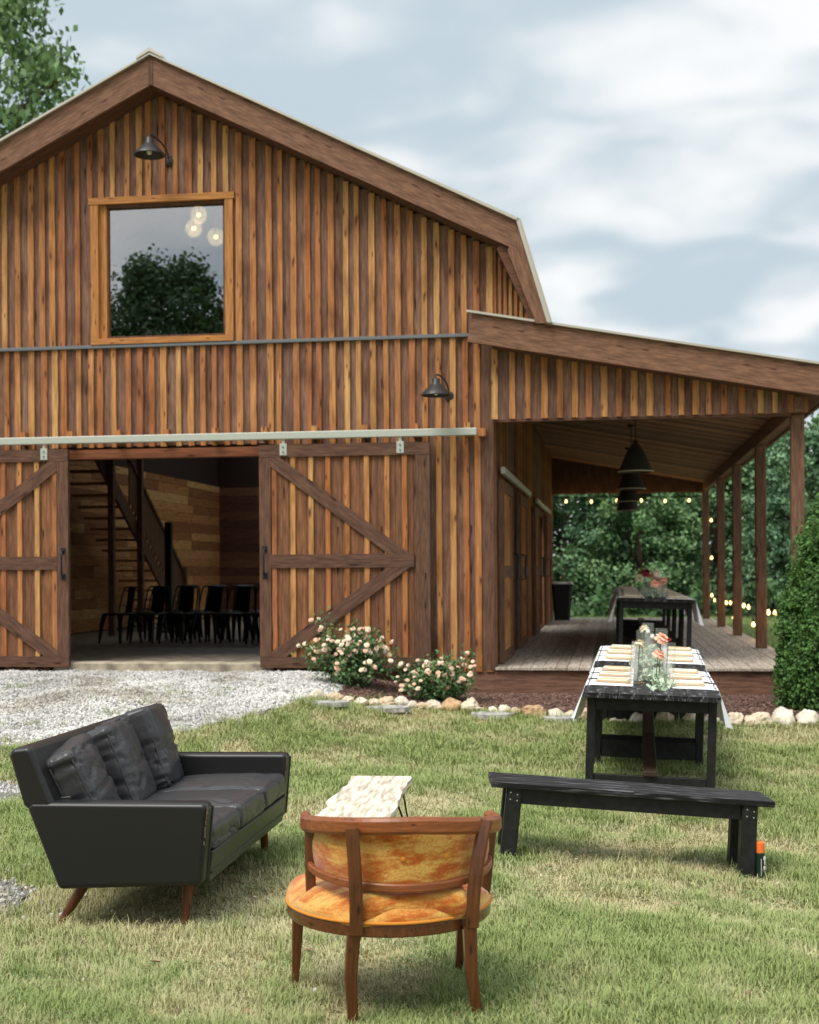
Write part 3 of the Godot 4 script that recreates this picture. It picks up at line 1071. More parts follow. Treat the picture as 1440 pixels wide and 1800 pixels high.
func porch() -> void:
	var p := thing("porch", "open timber porch with a sloping roof along the barn side", "porch")
	# deck
	var dk := group_node(p, "deck")
	span(dk, "joist_frame", M.sheath, Vector3(-1.36, 0.3, BZ), Vector3(2.2, 0.52, -16.06))
	var x := -1.366
	while x < 2.2:
		var zc := -22.0 - rng.randf_range(0, 5)
		var m = pick(M.deck)
		var e := -15.97 + rng.randf_range(-0.004, 0.008)
		span(dk, "deck_board", m, Vector3(x + 0.004, 0.521, zc + 0.002), Vector3(x + 0.136, 0.55 + rng.randf_range(-0.002, 0.002), e))
		span(dk, "deck_board", pick(M.deck), Vector3(x + 0.004, 0.521, BZ), Vector3(x + 0.136, 0.55 + rng.randf_range(-0.002, 0.002), zc - 0.002))
		x += 0.14
	for c in [[-1.37, -0.2], [-0.196, 1.2], [1.204, 2.22]]:
		span(dk, "skirt_board", M.skirt, Vector3(c[0], 0.235, -16.055), Vector3(c[1], 0.516, -16.01))
	span(dk, "skirt_board", M.beam_z, Vector3(2.205, 0.2, BZ), Vector3(2.245, 0.515, -16.06))
	for z in [-17.5, -21, -25, -29, -32]:
		span(dk, "footing", M.concrete, Vector3(2.0, -0.2, z - 0.12), Vector3(2.18, 0.31, z + 0.12))
	# posts
	for z in [-16.12, -20.05, -23.8, -27.3, -31.6]:
		part(p, "post", cbox_mesh(Vector3(0.148, 2.9, 0.148), 0.008), M.post, Transform3D(Basis.IDENTITY, Vector3(2.105, 2.0, z)))
	# beam on the posts
	part(p, "beam", cbox_mesh(Vector3(0.11, 0.2, 16.1), 0.006), M.beam_z, Transform3D(Basis.IDENTITY, Vector3(2.105, 3.55, -23.95)))
	# gable infills
	for zz in [-16.0, -31.75]:
		var g := group_node(p, "gable_infill" if zz > -20 else "far_gable_infill")
		var st := start()
		prism(st, PackedVector2Array([Vector2(-1.37, 3.46), Vector2(2.2, 3.46), Vector2(2.2, porch_under(2.2)), Vector2(-1.37, porch_under(-1.37))]), zz - 0.06, zz - 0.03)
		part(g, "sheathing", st.commit(), M.sheath)
		var bx := -1.368
		while bx < 2.19:
			var w := minf(0.178 + rng.randf_range(-0.03, 0.03), 2.2 - bx)
			var m = pick(M.board) if zz > -20 else M.shaded_far_board
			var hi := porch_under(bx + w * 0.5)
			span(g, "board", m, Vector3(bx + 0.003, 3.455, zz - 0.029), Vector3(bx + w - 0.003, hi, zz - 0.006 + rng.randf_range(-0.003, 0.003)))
			if zz > -20:
				var bw := rng.randf_range(0.056, 0.076)
				var hb := porch_under(bx)
				piece(g, "batten", pick(M.batten), Vector3(bx + 0.02, (3.462 + hb) * 0.5, zz + 0.006), Vector3(bw, hb - 3.462, 0.028), Basis.IDENTITY, batten_meshes[rng.randi() % 5])
			bx += w
		span(g, "bottom_board", M.soffit, Vector3(-1.37, 3.43, zz - 0.1), Vector3(2.03, 3.452, zz - 0.002))
	# ceiling boards running down the slope
	var ce := group_node(p, "ceiling")
	var sl := Basis(Vector3.BACK, -atan(0.182))
	var z := -16.1
	while z > -31.65:
		var w := 0.15
		piece(ce, "ceiling_board", pick(M.ceiling), Vector3(0.41, porch_under(0.41) - 0.012 + rng.randf_range(-0.003, 0.003), z - w * 0.5), Vector3(3.6, 0.02, w - 0.006), sl)
		z -= w
	# roof
	var rf := group_node(p, "roof")
	var st := start()
	var a := Vector2(-1.36, porch_under(-1.36) + 0.005)
	var b := Vector2(2.40, porch_under(2.40) + 0.005)
	prism(st, PackedVector2Array([a, b, b + Vector2(0, 0.31), a + Vector2(0, 0.31)]), -32.1, FZ + 0.245)
	part(rf, "roof_deck", st.commit(), M.soffit)
	st = start()
	a = Vector2(-1.64, porch_under(-1.64) + 0.335)
	b = Vector2(2.46, porch_under(2.46) + 0.335)
	prism(st, PackedVector2Array([Vector2(-1.375, porch_under(-1.375) + 0.337), b, b + Vector2(0, 0.028), Vector2(-1.375, porch_under(-1.375) + 0.365)]), -32.2, FZ + 0.2)
	prism(st, PackedVector2Array([a, b, b + Vector2(0, 0.026), a + Vector2(0, 0.026)]), FZ + 0.2, FZ + 0.34)
	part(rf, "metal_sheet", st.commit(), M.roof_metal)
	var L := 4.06 / cos(atan(0.182))
	var bs := Basis(Vector3.BACK, -atan(0.182))
	st = start()
	cbox(st, Vector3.ZERO, Vector3(L, 0.335, 0.04), 0.003)
	part(rf, "fascia_board", st.commit(), M.fascia, Transform3D(bs, Vector3(0.42, porch_under(0.42) + 0.165, FZ + 0.28)))
	st = start()
	cbox(st, Vector3.ZERO, Vector3(3.8, 0.05, 0.24), 0.003)
	part(rf, "rake_soffit", st.commit(), M.soffit, Transform3D(bs, Vector3(0.53, porch_under(0.53) + 0.02, FZ + 0.13)))
	span(rf, "eave_board", M.beam_z, Vector3(2.41, porch_under(2.44) + 0.0, -32.1), Vector3(2.45, porch_under(2.44) + 0.32, FZ + 0.25))

# ---------------------------------------------------------------- inside the barn
func interior() -> void:
	var lw := get_node("barn/left_wall")
	# plank cladding on the left wall and the far wall
	var y := FLOOR + 0.01
	while y < 3.72:
		var h := 0.2 + rng.randf_range(-0.03, 0.03)
		if y + h > 3.76: h = 3.76 - y
		var z := BZ + 0.005
		while z < -16.3:
			var l := rng.randf_range(1.6, 4.2)
			var e := minf(z + l, -16.2)
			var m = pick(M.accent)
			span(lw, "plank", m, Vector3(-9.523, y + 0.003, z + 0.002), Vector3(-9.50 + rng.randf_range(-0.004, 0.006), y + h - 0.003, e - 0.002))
			z = e
		y += h
	var bw := get_node("barn/back_wall")
	y = FLOOR + 0.01
	while y < 3.72:
		var h := 0.2 + rng.randf_range(-0.02, 0.02)
		if y + h > 3.76: h = 3.76 - y
		var x := -9.49
		while x < -6.95:
			var e := minf(x + rng.randf_range(1.0, 2.2), -6.92)
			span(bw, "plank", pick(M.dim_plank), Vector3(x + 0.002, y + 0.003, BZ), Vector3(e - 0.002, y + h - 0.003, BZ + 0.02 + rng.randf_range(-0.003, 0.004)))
			x = e
		y += h
	# loft floor
	var st := start()
	cspan(st, Vector3(-9.5, 3.78, -22.6), Vector3(-1.53, 3.98, -16.18), 0.003)
	part(get_node("barn"), "loft_floor", st.commit(), M.stair)
	st = start()
	prism(st, PackedVector2Array([Vector2(-9.5, 3.985), Vector2(-1.54, 3.985), Vector2(-1.54, 5.56), Vector2(RX, 7.49), Vector2(-9.5, 5.44)]), -22.66, -22.6)
	part(get_node("barn"), "added_loft_light_block", st.commit(), M.sheath)  # unseen wall, added to keep the roof daylight out of the loft
	# stair against the left wall, rising towards the door
	var s := thing("staircase", "dark timber staircase with board balustrade along the left wall inside the barn", "staircase", Vector3(-9.0, FLOOR, -26.6))
	var slope := 0.66
	var ang := atan(slope)
	for sx in [0.42]:
		st = start()
		cbox(st, Vector3.ZERO, Vector3(0.05, 0.28, 5.7), 0.004)
		part(s, "stringer", st.commit(), M.stair, Transform3D(Basis(Vector3.RIGHT, -ang), Vector3(sx, 1.62, 2.36)))
	for i in 16:
		piece(s, "tread", M.accent[3], Vector3(0, 0.19 * (i + 1) - 0.02, 0.15 + i * 0.288), Vector3(0.78, 0.04, 0.3))
	for i in 30:
		var zz := 0.2 + i * 0.152
		var yy := 0.18 + zz * slope
		if yy + 0.9 > 3.15: break
		piece(s, "baluster_board", M.stair, Vector3(0.455, yy + 0.5, zz), Vector3(0.02, 0.86, 0.147))
	st = start()
	cbox(st, Vector3.ZERO, Vector3(0.09, 0.05, 4.0), 0.004)
	part(s, "handrail", st.commit(), M.stair, Transform3D(Basis(Vector3.RIGHT, -ang), Vector3(0.455, 2.18, 1.75)))
	for zz in [0.12, 2.7, 4.15]:
		piece(s, "newel_post", M.post, Vector3(0.5, (1.2 if zz < 1 else 3.15) * 0.5, zz), Vector3(0.1, 1.2 if zz < 1 else 3.15, 0.1))
	var bp := thing("steel_post", "slim black post standing behind the row of chairs in the barn", "post", Vector3(-8.0, FLOOR, -24.0))
	st = start()
	cbox(st, Vector3(0, 1.0, 0), Vector3(0.12, 2.0, 0.12), 0.006)
	part(bp, "shaft", st.commit(), M.chair_metal)
	st = start()
	cbox(st, Vector3(0, 0.015, 0), Vector3(0.34, 0.03, 0.34), 0.006)
	part(bp, "base_plate", st.commit(), M.chair_metal)
	# black metal chairs in rows
	var c := make_metal_chair()
	var spots := []
	for k in 7: spots.append([-7.52 + 0.475 * k, -20.2 - 0.05 * (k % 2), 2.75 + 0.06 * k])
	for k in 7: spots.append([-7.35 + 0.47 * k, -20.95 - 0.04 * (k % 2), 2.85 + 0.05 * k])
	for k in 6: spots.append([-7.0 + 0.48 * k, -21.75, 3.0 + 0.04 * k])
	var words := ["leftmost", "second", "third", "fourth", "fifth", "sixth", "seventh"]
	for i in spots.size():
		var row := "front row" if i < 7 else ("second row" if i < 14 else "rear row")
		var k: int = i % 7
		var label := "black metal cafe chair inside the barn, %s from the left in the %s" % [words[k], row]
		if i == 0: label = "black metal cafe chair inside the barn, leftmost of the front row"
		var o: Node3D = c if i == 0 else dup(c, label, Vector3.ZERO)
		o.set_meta("label", label)
		o.position = Vector3(spots[i][0], FLOOR, spots[i][1])
		o.rotation.y = spots[i][2]
	# glass globe lamps in the loft
	var li := 0
	for q in [[-5.694, 6.695, "topmost"], [-5.77, 6.507, "left"], [-5.449, 6.373, "right"]]:
		var l := thing("globe_lamp", "lit clear glass globe lamp behind the gable window, %s of three" % q[2], "lamp", Vector3(q[0], q[1], -18.5), 0, "globe lamps in the loft window")
		st = start()
		lathe(st, [[0.0, 0.125], [0.05, 0.115], [0.1, 0.075], [0.125, 0.0], [0.1, -0.075], [0.05, -0.115], [0.0, -0.125]], 16)
		part(l, "globe", smooth(st), M.glass)
		part(l, "bulb", ball(0.032), M.bulb)
		st = start()
		tube(st, [Vector3(0, 0.03, 0), Vector3(0, 0.3, 0), Vector3(0, 7.2 - q[1], 0)], 0.006)
		part(l, "cord", smooth(st), M.cable)
		lamp_light(l, Vector3.ZERO, 0.12, 0.03)
		li += 1

func lamp_light(parent: Node3D, at: Vector3, energy: float, size: float) -> void:
	var o := OmniLight3D.new()
	o.name = numbered(parent, "bulb_light")
	o.light_energy = energy
	o.light_color = Color8(255, 206, 140)
	o.light_size = size
	o.omni_range = 14.0
	o.omni_attenuation = 2.0
	o.shadow_enabled = true
	parent.add_child(o, true)
	o.position = at

func make_metal_chair() -> Node3D:
	# faces -z in its own axes
	var c := thing("metal_chair", "black metal cafe chair", "chair", Vector3.ZERO, 0, "black metal chairs inside the barn")
	var m: Material = M.chair_metal
	part(c, "seat", rbox(Vector3(0.37, 0.035, 0.37), 0.016, 6, func(_p, _n): return 0.0), m, Transform3D(Basis.IDENTITY, Vector3(0, 0.45, 0)))
	for sx in [-1, 1]:
		for sz in [-1, 1]:
			var st := start()
			bar(st, Vector3(sx * 0.165, 0.445, sz * 0.165), Vector3(sx * 0.185, 0.33, sz * 0.2), Vector2(0.075, 0.05), Vector2(0.06, 0.04))
			bar(st, Vector3(sx * 0.185, 0.33, sz * 0.2), Vector3(sx * 0.215, 0.0, sz * 0.24), Vector2(0.06, 0.04), Vector2(0.028, 0.022))
			part(c, "leg", st.commit(), m)
	# back hoop
	var st := start()
	var pts := []
	for i in 15:
		var t := i / 14.0 * 2.0 - 1.0
		var yy := 0.86 - 0.41 * pow(absf(t), 6.0)
		pts.append(Vector3(0.19 * signf(t) * pow(absf(t), 0.45), yy, 0.17 + 0.10 * (yy - 0.45) / 0.4))
	tube(st, pts, 0.013, 6)
	part(c, "back_hoop", smooth(st), m)
	st = start()
	sweep(st, [Vector3(0, 0.45, 0.18), Vector3(0, 0.65, 0.235), Vector3(0, 0.855, 0.275)], 0.14, 0.008, 0.1, [Vector3(0, 0.2, 1), Vector3(0, 0.2, 1), Vector3(0, 0.2, 1)])
	part(c, "back_splat", st.commit(), m)
	return c

# ---------------------------------------------------------------- doors and lamps
func sliding_doors() -> void:
	# rail
	var rail := thing("door_rail", "long galvanised sliding door rail across the barn front", "rail", Vector3(-4.6, 3.31, FZ + 0.13))
	var st := start()
	cbox(st, Vector3(-1.25, 0, 0), Vector3(8.6, 0.088, 0.06), 0.008)
	part(rail, "track", st.commit(), M.galv)
	var x := -5.0
	while x < 3.0:
		piece(rail, "spacer_block", pick(M.batten), Vector3(x, 0.035, -0.085), Vector3(0.07, 0.16, 0.10))
		x += 0.61
	piece(rail, "end_block", M.batten[1], Vector3(3.10, -0.005, -0.06), Vector3(0.10, 0.09, 0.10))
	for sgn in [1, -1]:
		var side := "right" if sgn > 0 else "left"
		var px := -4.165 if sgn > 0 else -6.565
		var d := thing("sliding_door", "%s brown sliding barn door with Z bracing, beside the dark doorway" % side, "door", Vector3(px, 0.545, FZ + 0.10), 0, "sliding doors of the barn front")
		var w := 2.055
		var h := 2.66
		var s := float(sgn)
		# boards
		var b := 0.14
		while b < w - 0.15:
			var e := minf(b + 0.215, w - 0.15)
			span(d, "board", pick(M.door_board), Vector3(minf(s * b, s * e) + 0.002, 0.1, -0.03), Vector3(maxf(s * b, s * e) - 0.002, h - 0.1, -0.008 + rng.randf_range(-0.003, 0.002)))
			b = e
		for q in [0.185, 0.41, 0.63, 0.84, 1.06, 1.3, 1.54, 1.745]:
			var mesh: Mesh = batten_meshes[rng.randi() % 5]
			piece(d, "batten", pick(M.batten), Vector3(s * (q + rng.randf_range(-0.01, 0.01)), h * 0.5, 0.004), Vector3(0.058, h - 0.24, 0.024), Basis.IDENTITY, mesh)
		span(d, "stile", M.frame_v, Vector3(minf(0, s * 0.14), 0.13, -0.03), Vector3(maxf(0, s * 0.14), h - 0.15, 0.026))
		span(d, "stile", M.frame_v, Vector3(minf(s * (w - 0.17), s * w), 0.13, -0.03), Vector3(maxf(s * (w - 0.17), s * w), h - 0.15, 0.026))
		for r in [[0.0, 0.128, 0.0, w], [h - 0.148, h, 0.0, w], [1.19, 1.35, 0.142, w - 0.19]]:
			span(d, "rail", M.frame_h, Vector3(minf(s * r[2], s * r[3]), r[0], -0.029), Vector3(maxf(s * r[2], s * r[3]), r[1], 0.03))
		# diagonal braces, cut to the frame
		for v in [[[0.145, 2.49], [1.66, 1.37]], [[0.20, 0.14], [1.66, 1.17]]]:
			var a := Vector2(s * v[0][0], v[0][1])
			var c := Vector2(s * v[1][0], v[1][1])
			var dir := (c - a)
			var bs := Basis(Vector3.BACK, atan2(dir.y, dir.x))
			var mid := (a + c) * 0.5
			var up := 1.0 if v[0][1] > 1.3 else -1.0
			var poly := PackedVector2Array()
			var lim_lo := 0.13 if up < 0 else 1.352
			var lim_hi := 1.188 if up < 0 else 2.51
			var wid := 0.155
			var nrm := Vector2(-dir.y, dir.x).normalized()
			var big := PackedVector2Array([a - dir * 0.3 + nrm * wid * 0.5, c + dir * 0.3 + nrm * wid * 0.5, c + dir * 0.3 - nrm * wid * 0.5, a - dir * 0.3 - nrm * wid * 0.5])
			var x0 := minf(s * 0.142, s * 1.86)
			var x1 := maxf(s * 0.142, s * 1.86)
			var clip := PackedVector2Array([Vector2(x0, lim_lo), Vector2(x1, lim_lo), Vector2(x1, lim_hi), Vector2(x0, lim_hi)])
			var res := Geometry2D.intersect_polygons(big, clip)
			for p in res[0]:
				var q: Vector3 = bs.inverse() * Vector3(p.x - mid.x, p.y - mid.y, 0)
				poly.append(Vector2(q.x, q.y))
			st = start()
			prism(st, poly, -0.003, 0.028)
			part(d, "brace", st.commit(), M.brace, Transform3D(bs, Vector3(mid.x, mid.y, 0)))
		# hangers and pull
		for hx in [0.3, 1.71]:
			st = start()
			cbox(st, Vector3(s * hx, h - 0.06, 0.036), Vector3(0.088, 0.14, 0.012), 0.003)
			cbox(st, Vector3(s * hx, h + 0.06, 0.034), Vector3(0.036, 0.12, 0.01), 0.003)
			var hg := part(d, "hanger", st.commit(), M.galv)
			for by in [-0.09, -0.03]:
				var cyl := CylinderMesh.new()
				cyl.top_radius = 0.011
				cyl.bottom_radius = 0.011
				cyl.height = 0.012
				cyl.radial_segments = 8
				part(hg, "bolt", cyl, M.galv_dark, Transform3D(Basis(Vector3.RIGHT, PI / 2), Vector3(s * hx, h + by, 0.046)))
		st = start()
		cbox(st, Vector3(s * 0.065, 1.42, 0.03), Vector3(0.06, 0.075, 0.012), 0.004)
		cbox(st, Vector3(s * 0.065, 1.10, 0.03), Vector3(0.06, 0.075, 0.012), 0.004)
		tube(st, [Vector3(s * 0.065, 1.42, 0.03), Vector3(s * 0.065, 1.40, 0.075), Vector3(s * 0.065, 1.34, 0.085), Vector3(s * 0.065, 1.18, 0.085), Vector3(s * 0.065, 1.12, 0.075), Vector3(s * 0.065, 1.10, 0.03)], 0.013, 8)
		part(d, "pull_handle", smooth(st), M.iron)

func barn_lamps() -> void:
	for q in [[-5.40, 6.66, FZ + 0.42, 1.0, "black gooseneck barn lamp above the gable window"], [-1.99, 3.72, FZ + 0.42, 0.95, "black gooseneck barn lamp above the right sliding door"]]:
		var l := thing("barn_lamp", q[4], "lamp", Vector3(q[0], q[1], q[2]), 0, "gooseneck lamps on the barn front")
		var k: float = q[3]
		var st := start()
		lathe(st, [[0.028, 0.19], [0.045, 0.19], [0.05, 0.13], [0.085, 0.10], [0.13, 0.055], [0.165, 0.02], [0.182, -0.01], [0.182, -0.02], [0.174, -0.018], [0.155, 0.012], [0.12, 0.045], [0.07, 0.085], [0.0, 0.11]], 28)
		part(l, "shade", smooth(st), M.black_metal, Transform3D(Basis.from_scale(Vector3.ONE * k), Vector3.ZERO))
		st = start()
		var pts := [Vector3(0, 0.17 * k, 0)]
		for i in 11:
			var a := PI * i / 10.0
			pts.append(Vector3(0.05 - 0.05 * cos(a), 0.21 + 0.08 * sin(a) - 0.14 * (i / 10.0), -0.2 + 0.2 * cos(a)))
		pts.append(Vector3(0.11, 0.03, -0.43))
		tube(st, pts, 0.011, 8)
		part(l, "gooseneck", smooth(st), M.black_metal)
		st = start()
		lathe(st, [[0.0, 0.03], [0.04, 0.028], [0.062, 0.01], [0.065, 0.0], [0.0, 0.0]], 16)
		part(l, "wall_plate", smooth(st), M.black_metal, Transform3D(Basis(Vector3.RIGHT, PI / 2), Vector3(0.11, 0.03, -0.432)))
		st = start()
		lathe(st, [[0.0, -0.015], [0.025, 0.0], [0.032, 0.03], [0.022, 0.07], [0.02, 0.1]], 12)
		part(l, "glass_bulb", smooth(st), M.cap_white)

func porch_things() -> void:
	# sliding doors of the side wall
	var n := 0
	for q in [[-16.55, -18.3, "nearest"], [-19.75, -21.4, "second"], [-23.5, -25.08, "third"], [-27.95, -29.5, "farthest"]]:
		var d := thing("porch_door", "%s sliding plank door on the barn side wall along the porch" % q[2], "door", Vector3(-1.33, 0.565, q[0]), 0, "sliding doors along the porch")
		var len: float = q[0] - q[1]
		var z := -0.14
		while z > -len + 0.15:
			var e := maxf(z - 0.2, -len + 0.14)
			span(d, "board", pick(M.door_board), Vector3(-0.03, 0.1, e + 0.002), Vector3(-0.004 + rng.randf_range(-0.002, 0.002), 2.12, z - 0.002))
			piece(d, "batten", pick(M.batten), Vector3(0.006, 1.1, e), Vector3(0.024, 2.0, 0.058))
			z = e
		for zz in [[0.0, -0.14], [-len, -len + 0.14]]:
			span(d, "stile", M.post, Vector3(-0.032, 0.0, minf(zz[0], zz[1])), Vector3(0.032, 2.22, maxf(zz[0], zz[1])))
		for yy in [[0.0, 0.13], [1.04, 1.18], [2.09, 2.22]]:
			span(d, "rail", M.beam_z, Vector3(-0.031, yy[0], -len + 0.142), Vector3(0.03, yy[1], -0.142))
		var st := start()
		var hz := -0.08 if n % 2 else -len + 0.07
		tube(st, [Vector3(0.03, 1.35, hz), Vector3(0.09, 1.33, hz), Vector3(0.09, 1.0, hz), Vector3(0.03, 0.98, hz)], 0.014, 6)
		part(d, "pull_handle", smooth(st), M.iron)
		n += 1
	for q in [[-16.5, -22.0, "nearer"], [-24.0, -29.0, "farther"]]:
		var r := thing("porch_door_rail", "%s galvanised door rail on the barn side wall along the porch" % q[2], "rail", Vector3(-1.30, 2.9, (q[0] + q[1]) * 0.5))
		var st := start()
		cbox(st, Vector3.ZERO, Vector3(0.055, 0.085, q[0] - q[1]), 0.006)
		part(r, "track", st.commit(), M.galv)
		for k in 5:
			piece(r, "spacer_block", M.batten[1], Vector3(-0.05, 0.02, lerpf(-1, 1, (k + 0.5) / 5.0) * (q[0] - q[1]) * 0.5), Vector3(0.05, 0.14, 0.07))
	# dome pendants
	var words := ["nearest", "second", "third", "farthest"]
	for i in 4:
		var z: float = [-17.9, -21.8, -25.9, -30.0][i]
		var l := thing("pendant_lamp", "%s dark dome pendant lamp hanging from the porch ceiling" % words[i], "lamp", Vector3(0.31, 2.95, z), 0, "pendant lamps under the porch roof")
		var st := start()
		lathe(st, [[0.0, 0.41], [0.03, 0.41], [0.034, 0.36], [0.055, 0.345], [0.095, 0.29], [0.14, 0.20], [0.185, 0.09], [0.228, 0.0], [0.22, 0.0], [0.175, 0.09], [0.13, 0.195], [0.085, 0.28], [0.045, 0.33], [0.0, 0.335]], 28)
		part(l, "shade", smooth(st), M.black_metal)
		st = start()
		lathe(st, [[0.224, -0.002], [0.232, 0.0], [0.231, 0.008], [0.224, 0.012]], 28)
		part(l, "rim", smooth(st), M.rim_lamp)
		st = start()
		tube(st, [Vector3(0, 0.41, 0), Vector3(0, 0.7, 0), Vector3(0, porch_under(0.31) - 2.955, 0)], 0.008, 6)
		part(l, "stem", smooth(st), M.black_metal)
		st = start()
		lathe(st, [[0.0, 0.0], [0.06, 0.0], [0.05, -0.04], [0.0, -0.045]], 12)
		part(l, "ceiling_cup", smooth(st), M.black_metal, Transform3D(Basis.IDENTITY, Vector3(0, porch_under(0.31) - 2.97, 0)))
	# string lights: one across the far end, one swagged along the posts
	var s := thing("string_lights", "warm bulb string lights hung across the far end of the porch", "string lights", Vector3(0, 0, 0))
	festoon(s, [[Vector3(-1.32, 3.36, -31.5), Vector3(0.4, 3.36, -31.5), 0.03, 3], [Vector3(0.4, 3.36, -31.5), Vector3(2.0, 3.34, -31.5), 0.03, 3], [Vector3(2.22, 3.3, -31.5), Vector3(2.24, 0.75, -31.7), 0.0, 3]])
	var s2 := thing("string_lights", "warm bulb string lights swagged low between the porch posts", "string lights", Vector3(0, 0, 0))
	festoon(s2, [[Vector3(2.25, 1.32, -16.3), Vector3(2.25, 1.34, -20.0), 0.5, 5], [Vector3(2.25, 1.34, -20.1), Vector3(2.25, 1.34, -23.7), 0.55, 5], [Vector3(2.25, 1.34, -23.9), Vector3(2.25, 1.32, -27.2), 0.55, 5], [Vector3(2.25, 1.32, -27.4), Vector3(2.25, 1.3, -31.5), 0.5, 4]])
	# bin at the far end of the deck
	var bin := thing("waste_bin", "black waste bin with pale liner at the far end of the porch deck", "bin", Vector3(-1.12, 0.55, -31.0))
	var st := start()
	bar(st, Vector3(0, 0, 0), Vector3(0, 0.78, 0), Vector2(0.34, 0.34), Vector2(0.46, 0.46))
	part(bin, "body", st.commit(), M.bin)
	st = start()
	cbox(st, Vector3(0, 0.79, 0), Vector3(0.49, 0.035, 0.49), 0.01)
	part(bin, "rim", st.commit(), M.bin)
	part(bin, "liner", rbox(Vector3(0.44, 0.05, 0.44), 0.02, 8, func(p, _n): return 0.02 * sin(p.x * 40) * sin(p.z * 37)), M.bag, Transform3D(Basis.IDENTITY, Vector3(0.02, 0.825, 0)))

func festoon(parent: Node3D, runs: Array) -> void:
	for r in runs:
		var a: Vector3 = r[0]
		var b: Vector3 = r[1]
		var pts := []
		for i in 17:
			var t := i / 16.0
			pts.append(a.lerp(b, t) + Vector3(0, -4.0 * r[2] * t * (1 - t), 0))
		var st := start()
		tube(st, pts, 0.008, 6)
		part(parent, "cable", smooth(st), M.cable)
		for i in r[3]:
			var t: float = (i + 0.5) / r[3]
			var p: Vector3 = a.lerp(b, t) + Vector3(0, -4.0 * r[2] * t * (1 - t), 0)
			st = start()
			lathe(st, [[0.0, 0.0], [0.014, 0.0], [0.016, -0.05], [0.0, -0.052]], 8)
			part(parent, "socket", smooth(st), M.cable, Transform3D(Basis.IDENTITY, p))
			st = start()
			lathe(st, [[0.008, -0.045], [0.024, -0.075], [0.03, -0.1], [0.022, -0.125], [0.0, -0.135]], 10)
			part(parent, "bulb", smooth(st), M.bulb, Transform3D(Basis.IDENTITY, p))
			lamp_light(parent, p + Vector3(0, -0.1, 0), 0.012, 0.02)

# ---------------------------------------------------------------- rounded slabs
func round_poly(poly: Array, rc: float, segs: int) -> Array:
	# counter-clockwise convex polygon -> [[point, outward normal], ...]
	var out := []
	var n := poly.size()
	for i in n:
		var p: Vector2 = poly[(i + n - 1) % n]
		var v: Vector2 = poly[i]
		var q: Vector2 = poly[(i + 1) % n]
		var t1 := (v - p).normalized()
		var t2 := (q - v).normalized()
		var n1 := Vector2(t1.y, -t1.x)
		var n2 := Vector2(t2.y, -t2.x)
		var c := v - (n1 + n2) / (1.0 + n1.dot(n2)) * rc
		for k in segs + 1:
			var m := n1.slerp(n2, float(k) / segs) if n1.dot(n2) < 0.9999 else n1
			out.append([c + m * rc, m])
	return out

func bevel_prism(st: SurfaceTool, poly: Array, z0: float, z1: float, r: float, rc: float, steps := 3, segs := 4) -> SurfaceTool:
	var o := round_poly(poly, rc, segs)
	var rings := []
	for k in steps + 1:
		var t := PI * 0.5 * (1.0 - float(k) / steps)
		rings.append([r * (1 - cos(t)), z0 + r - r * sin(t), cos(t), -sin(t)])
	for k in steps + 1:
		var t := PI * 0.5 * float(k) / steps
		rings.append([r * (1 - cos(t)), z1 - r + r * sin(t), cos(t), sin(t)])
	var V := func(ring: Array, i: int) -> Array:
		var e: Array = o[i % o.size()]
		var p: Vector2 = e[0] - e[1] * ring[0]
		return [Vector3(p.x, p.y, ring[1]), Vector3(e[1].x * ring[2], e[1].y * ring[2], ring[3])]
	for k in rings.size() - 1:
		for i in o.size():
			var a: Array = V.call(rings[k], i)
			var b: Array = V.call(rings[k], i + 1)
			var c: Array = V.call(rings[k + 1], i + 1)
			var d: Array = V.call(rings[k + 1], i)
			for v in [a, c, b, a, d, c]:
				st.set_normal(v[1])
				st.add_vertex(v[0])
	for e in [0, rings.size() - 1]:
		var c := Vector2.ZERO
		for i in o.size(): c += o[i][0] / o.size()
		var s := -1.0 if e == 0 else 1.0
		for i in o.size():
			var a: Array = V.call(rings[e], i)
			var b: Array = V.call(rings[e], i + 1)
			var m := Vector3(c.x, c.y, a[0].z)
			for v in ([m, b[0], a[0]] if e > 0 else [m, a[0], b[0]]):
				st.set_normal(Vector3(0, 0, s))
				st.add_vertex(v)
	return st

var FLAT := Basis(Vector3.RIGHT, -PI / 2)   # x,y,z -> x, z up, -y

# ---------------------------------------------------------------- sofa
# creased leather: narrow valleys along the zero lines of two stretched noises
func folds(x: float, y: float, z: float) -> float:
	var u := x * 0.82 + y * 0.57
	var v := -x * 0.57 + y * 0.82
	var a := noise_b.get_noise_3d(u * 160, v * 640, z * 160)
	var b := noise_a.get_noise_3d(u * 700 + 300, v * 260, z * 300)
	var big := noise_a.get_noise_3d(x * 150, y * 150 + 90, z * 150)
	return 0.009 * big - 0.012 * exp(-absf(a) / 0.05) + 0.005 * (1.0 - exp(-absf(a) / 0.22)) - 0.004 * exp(-absf(b) / 0.03)

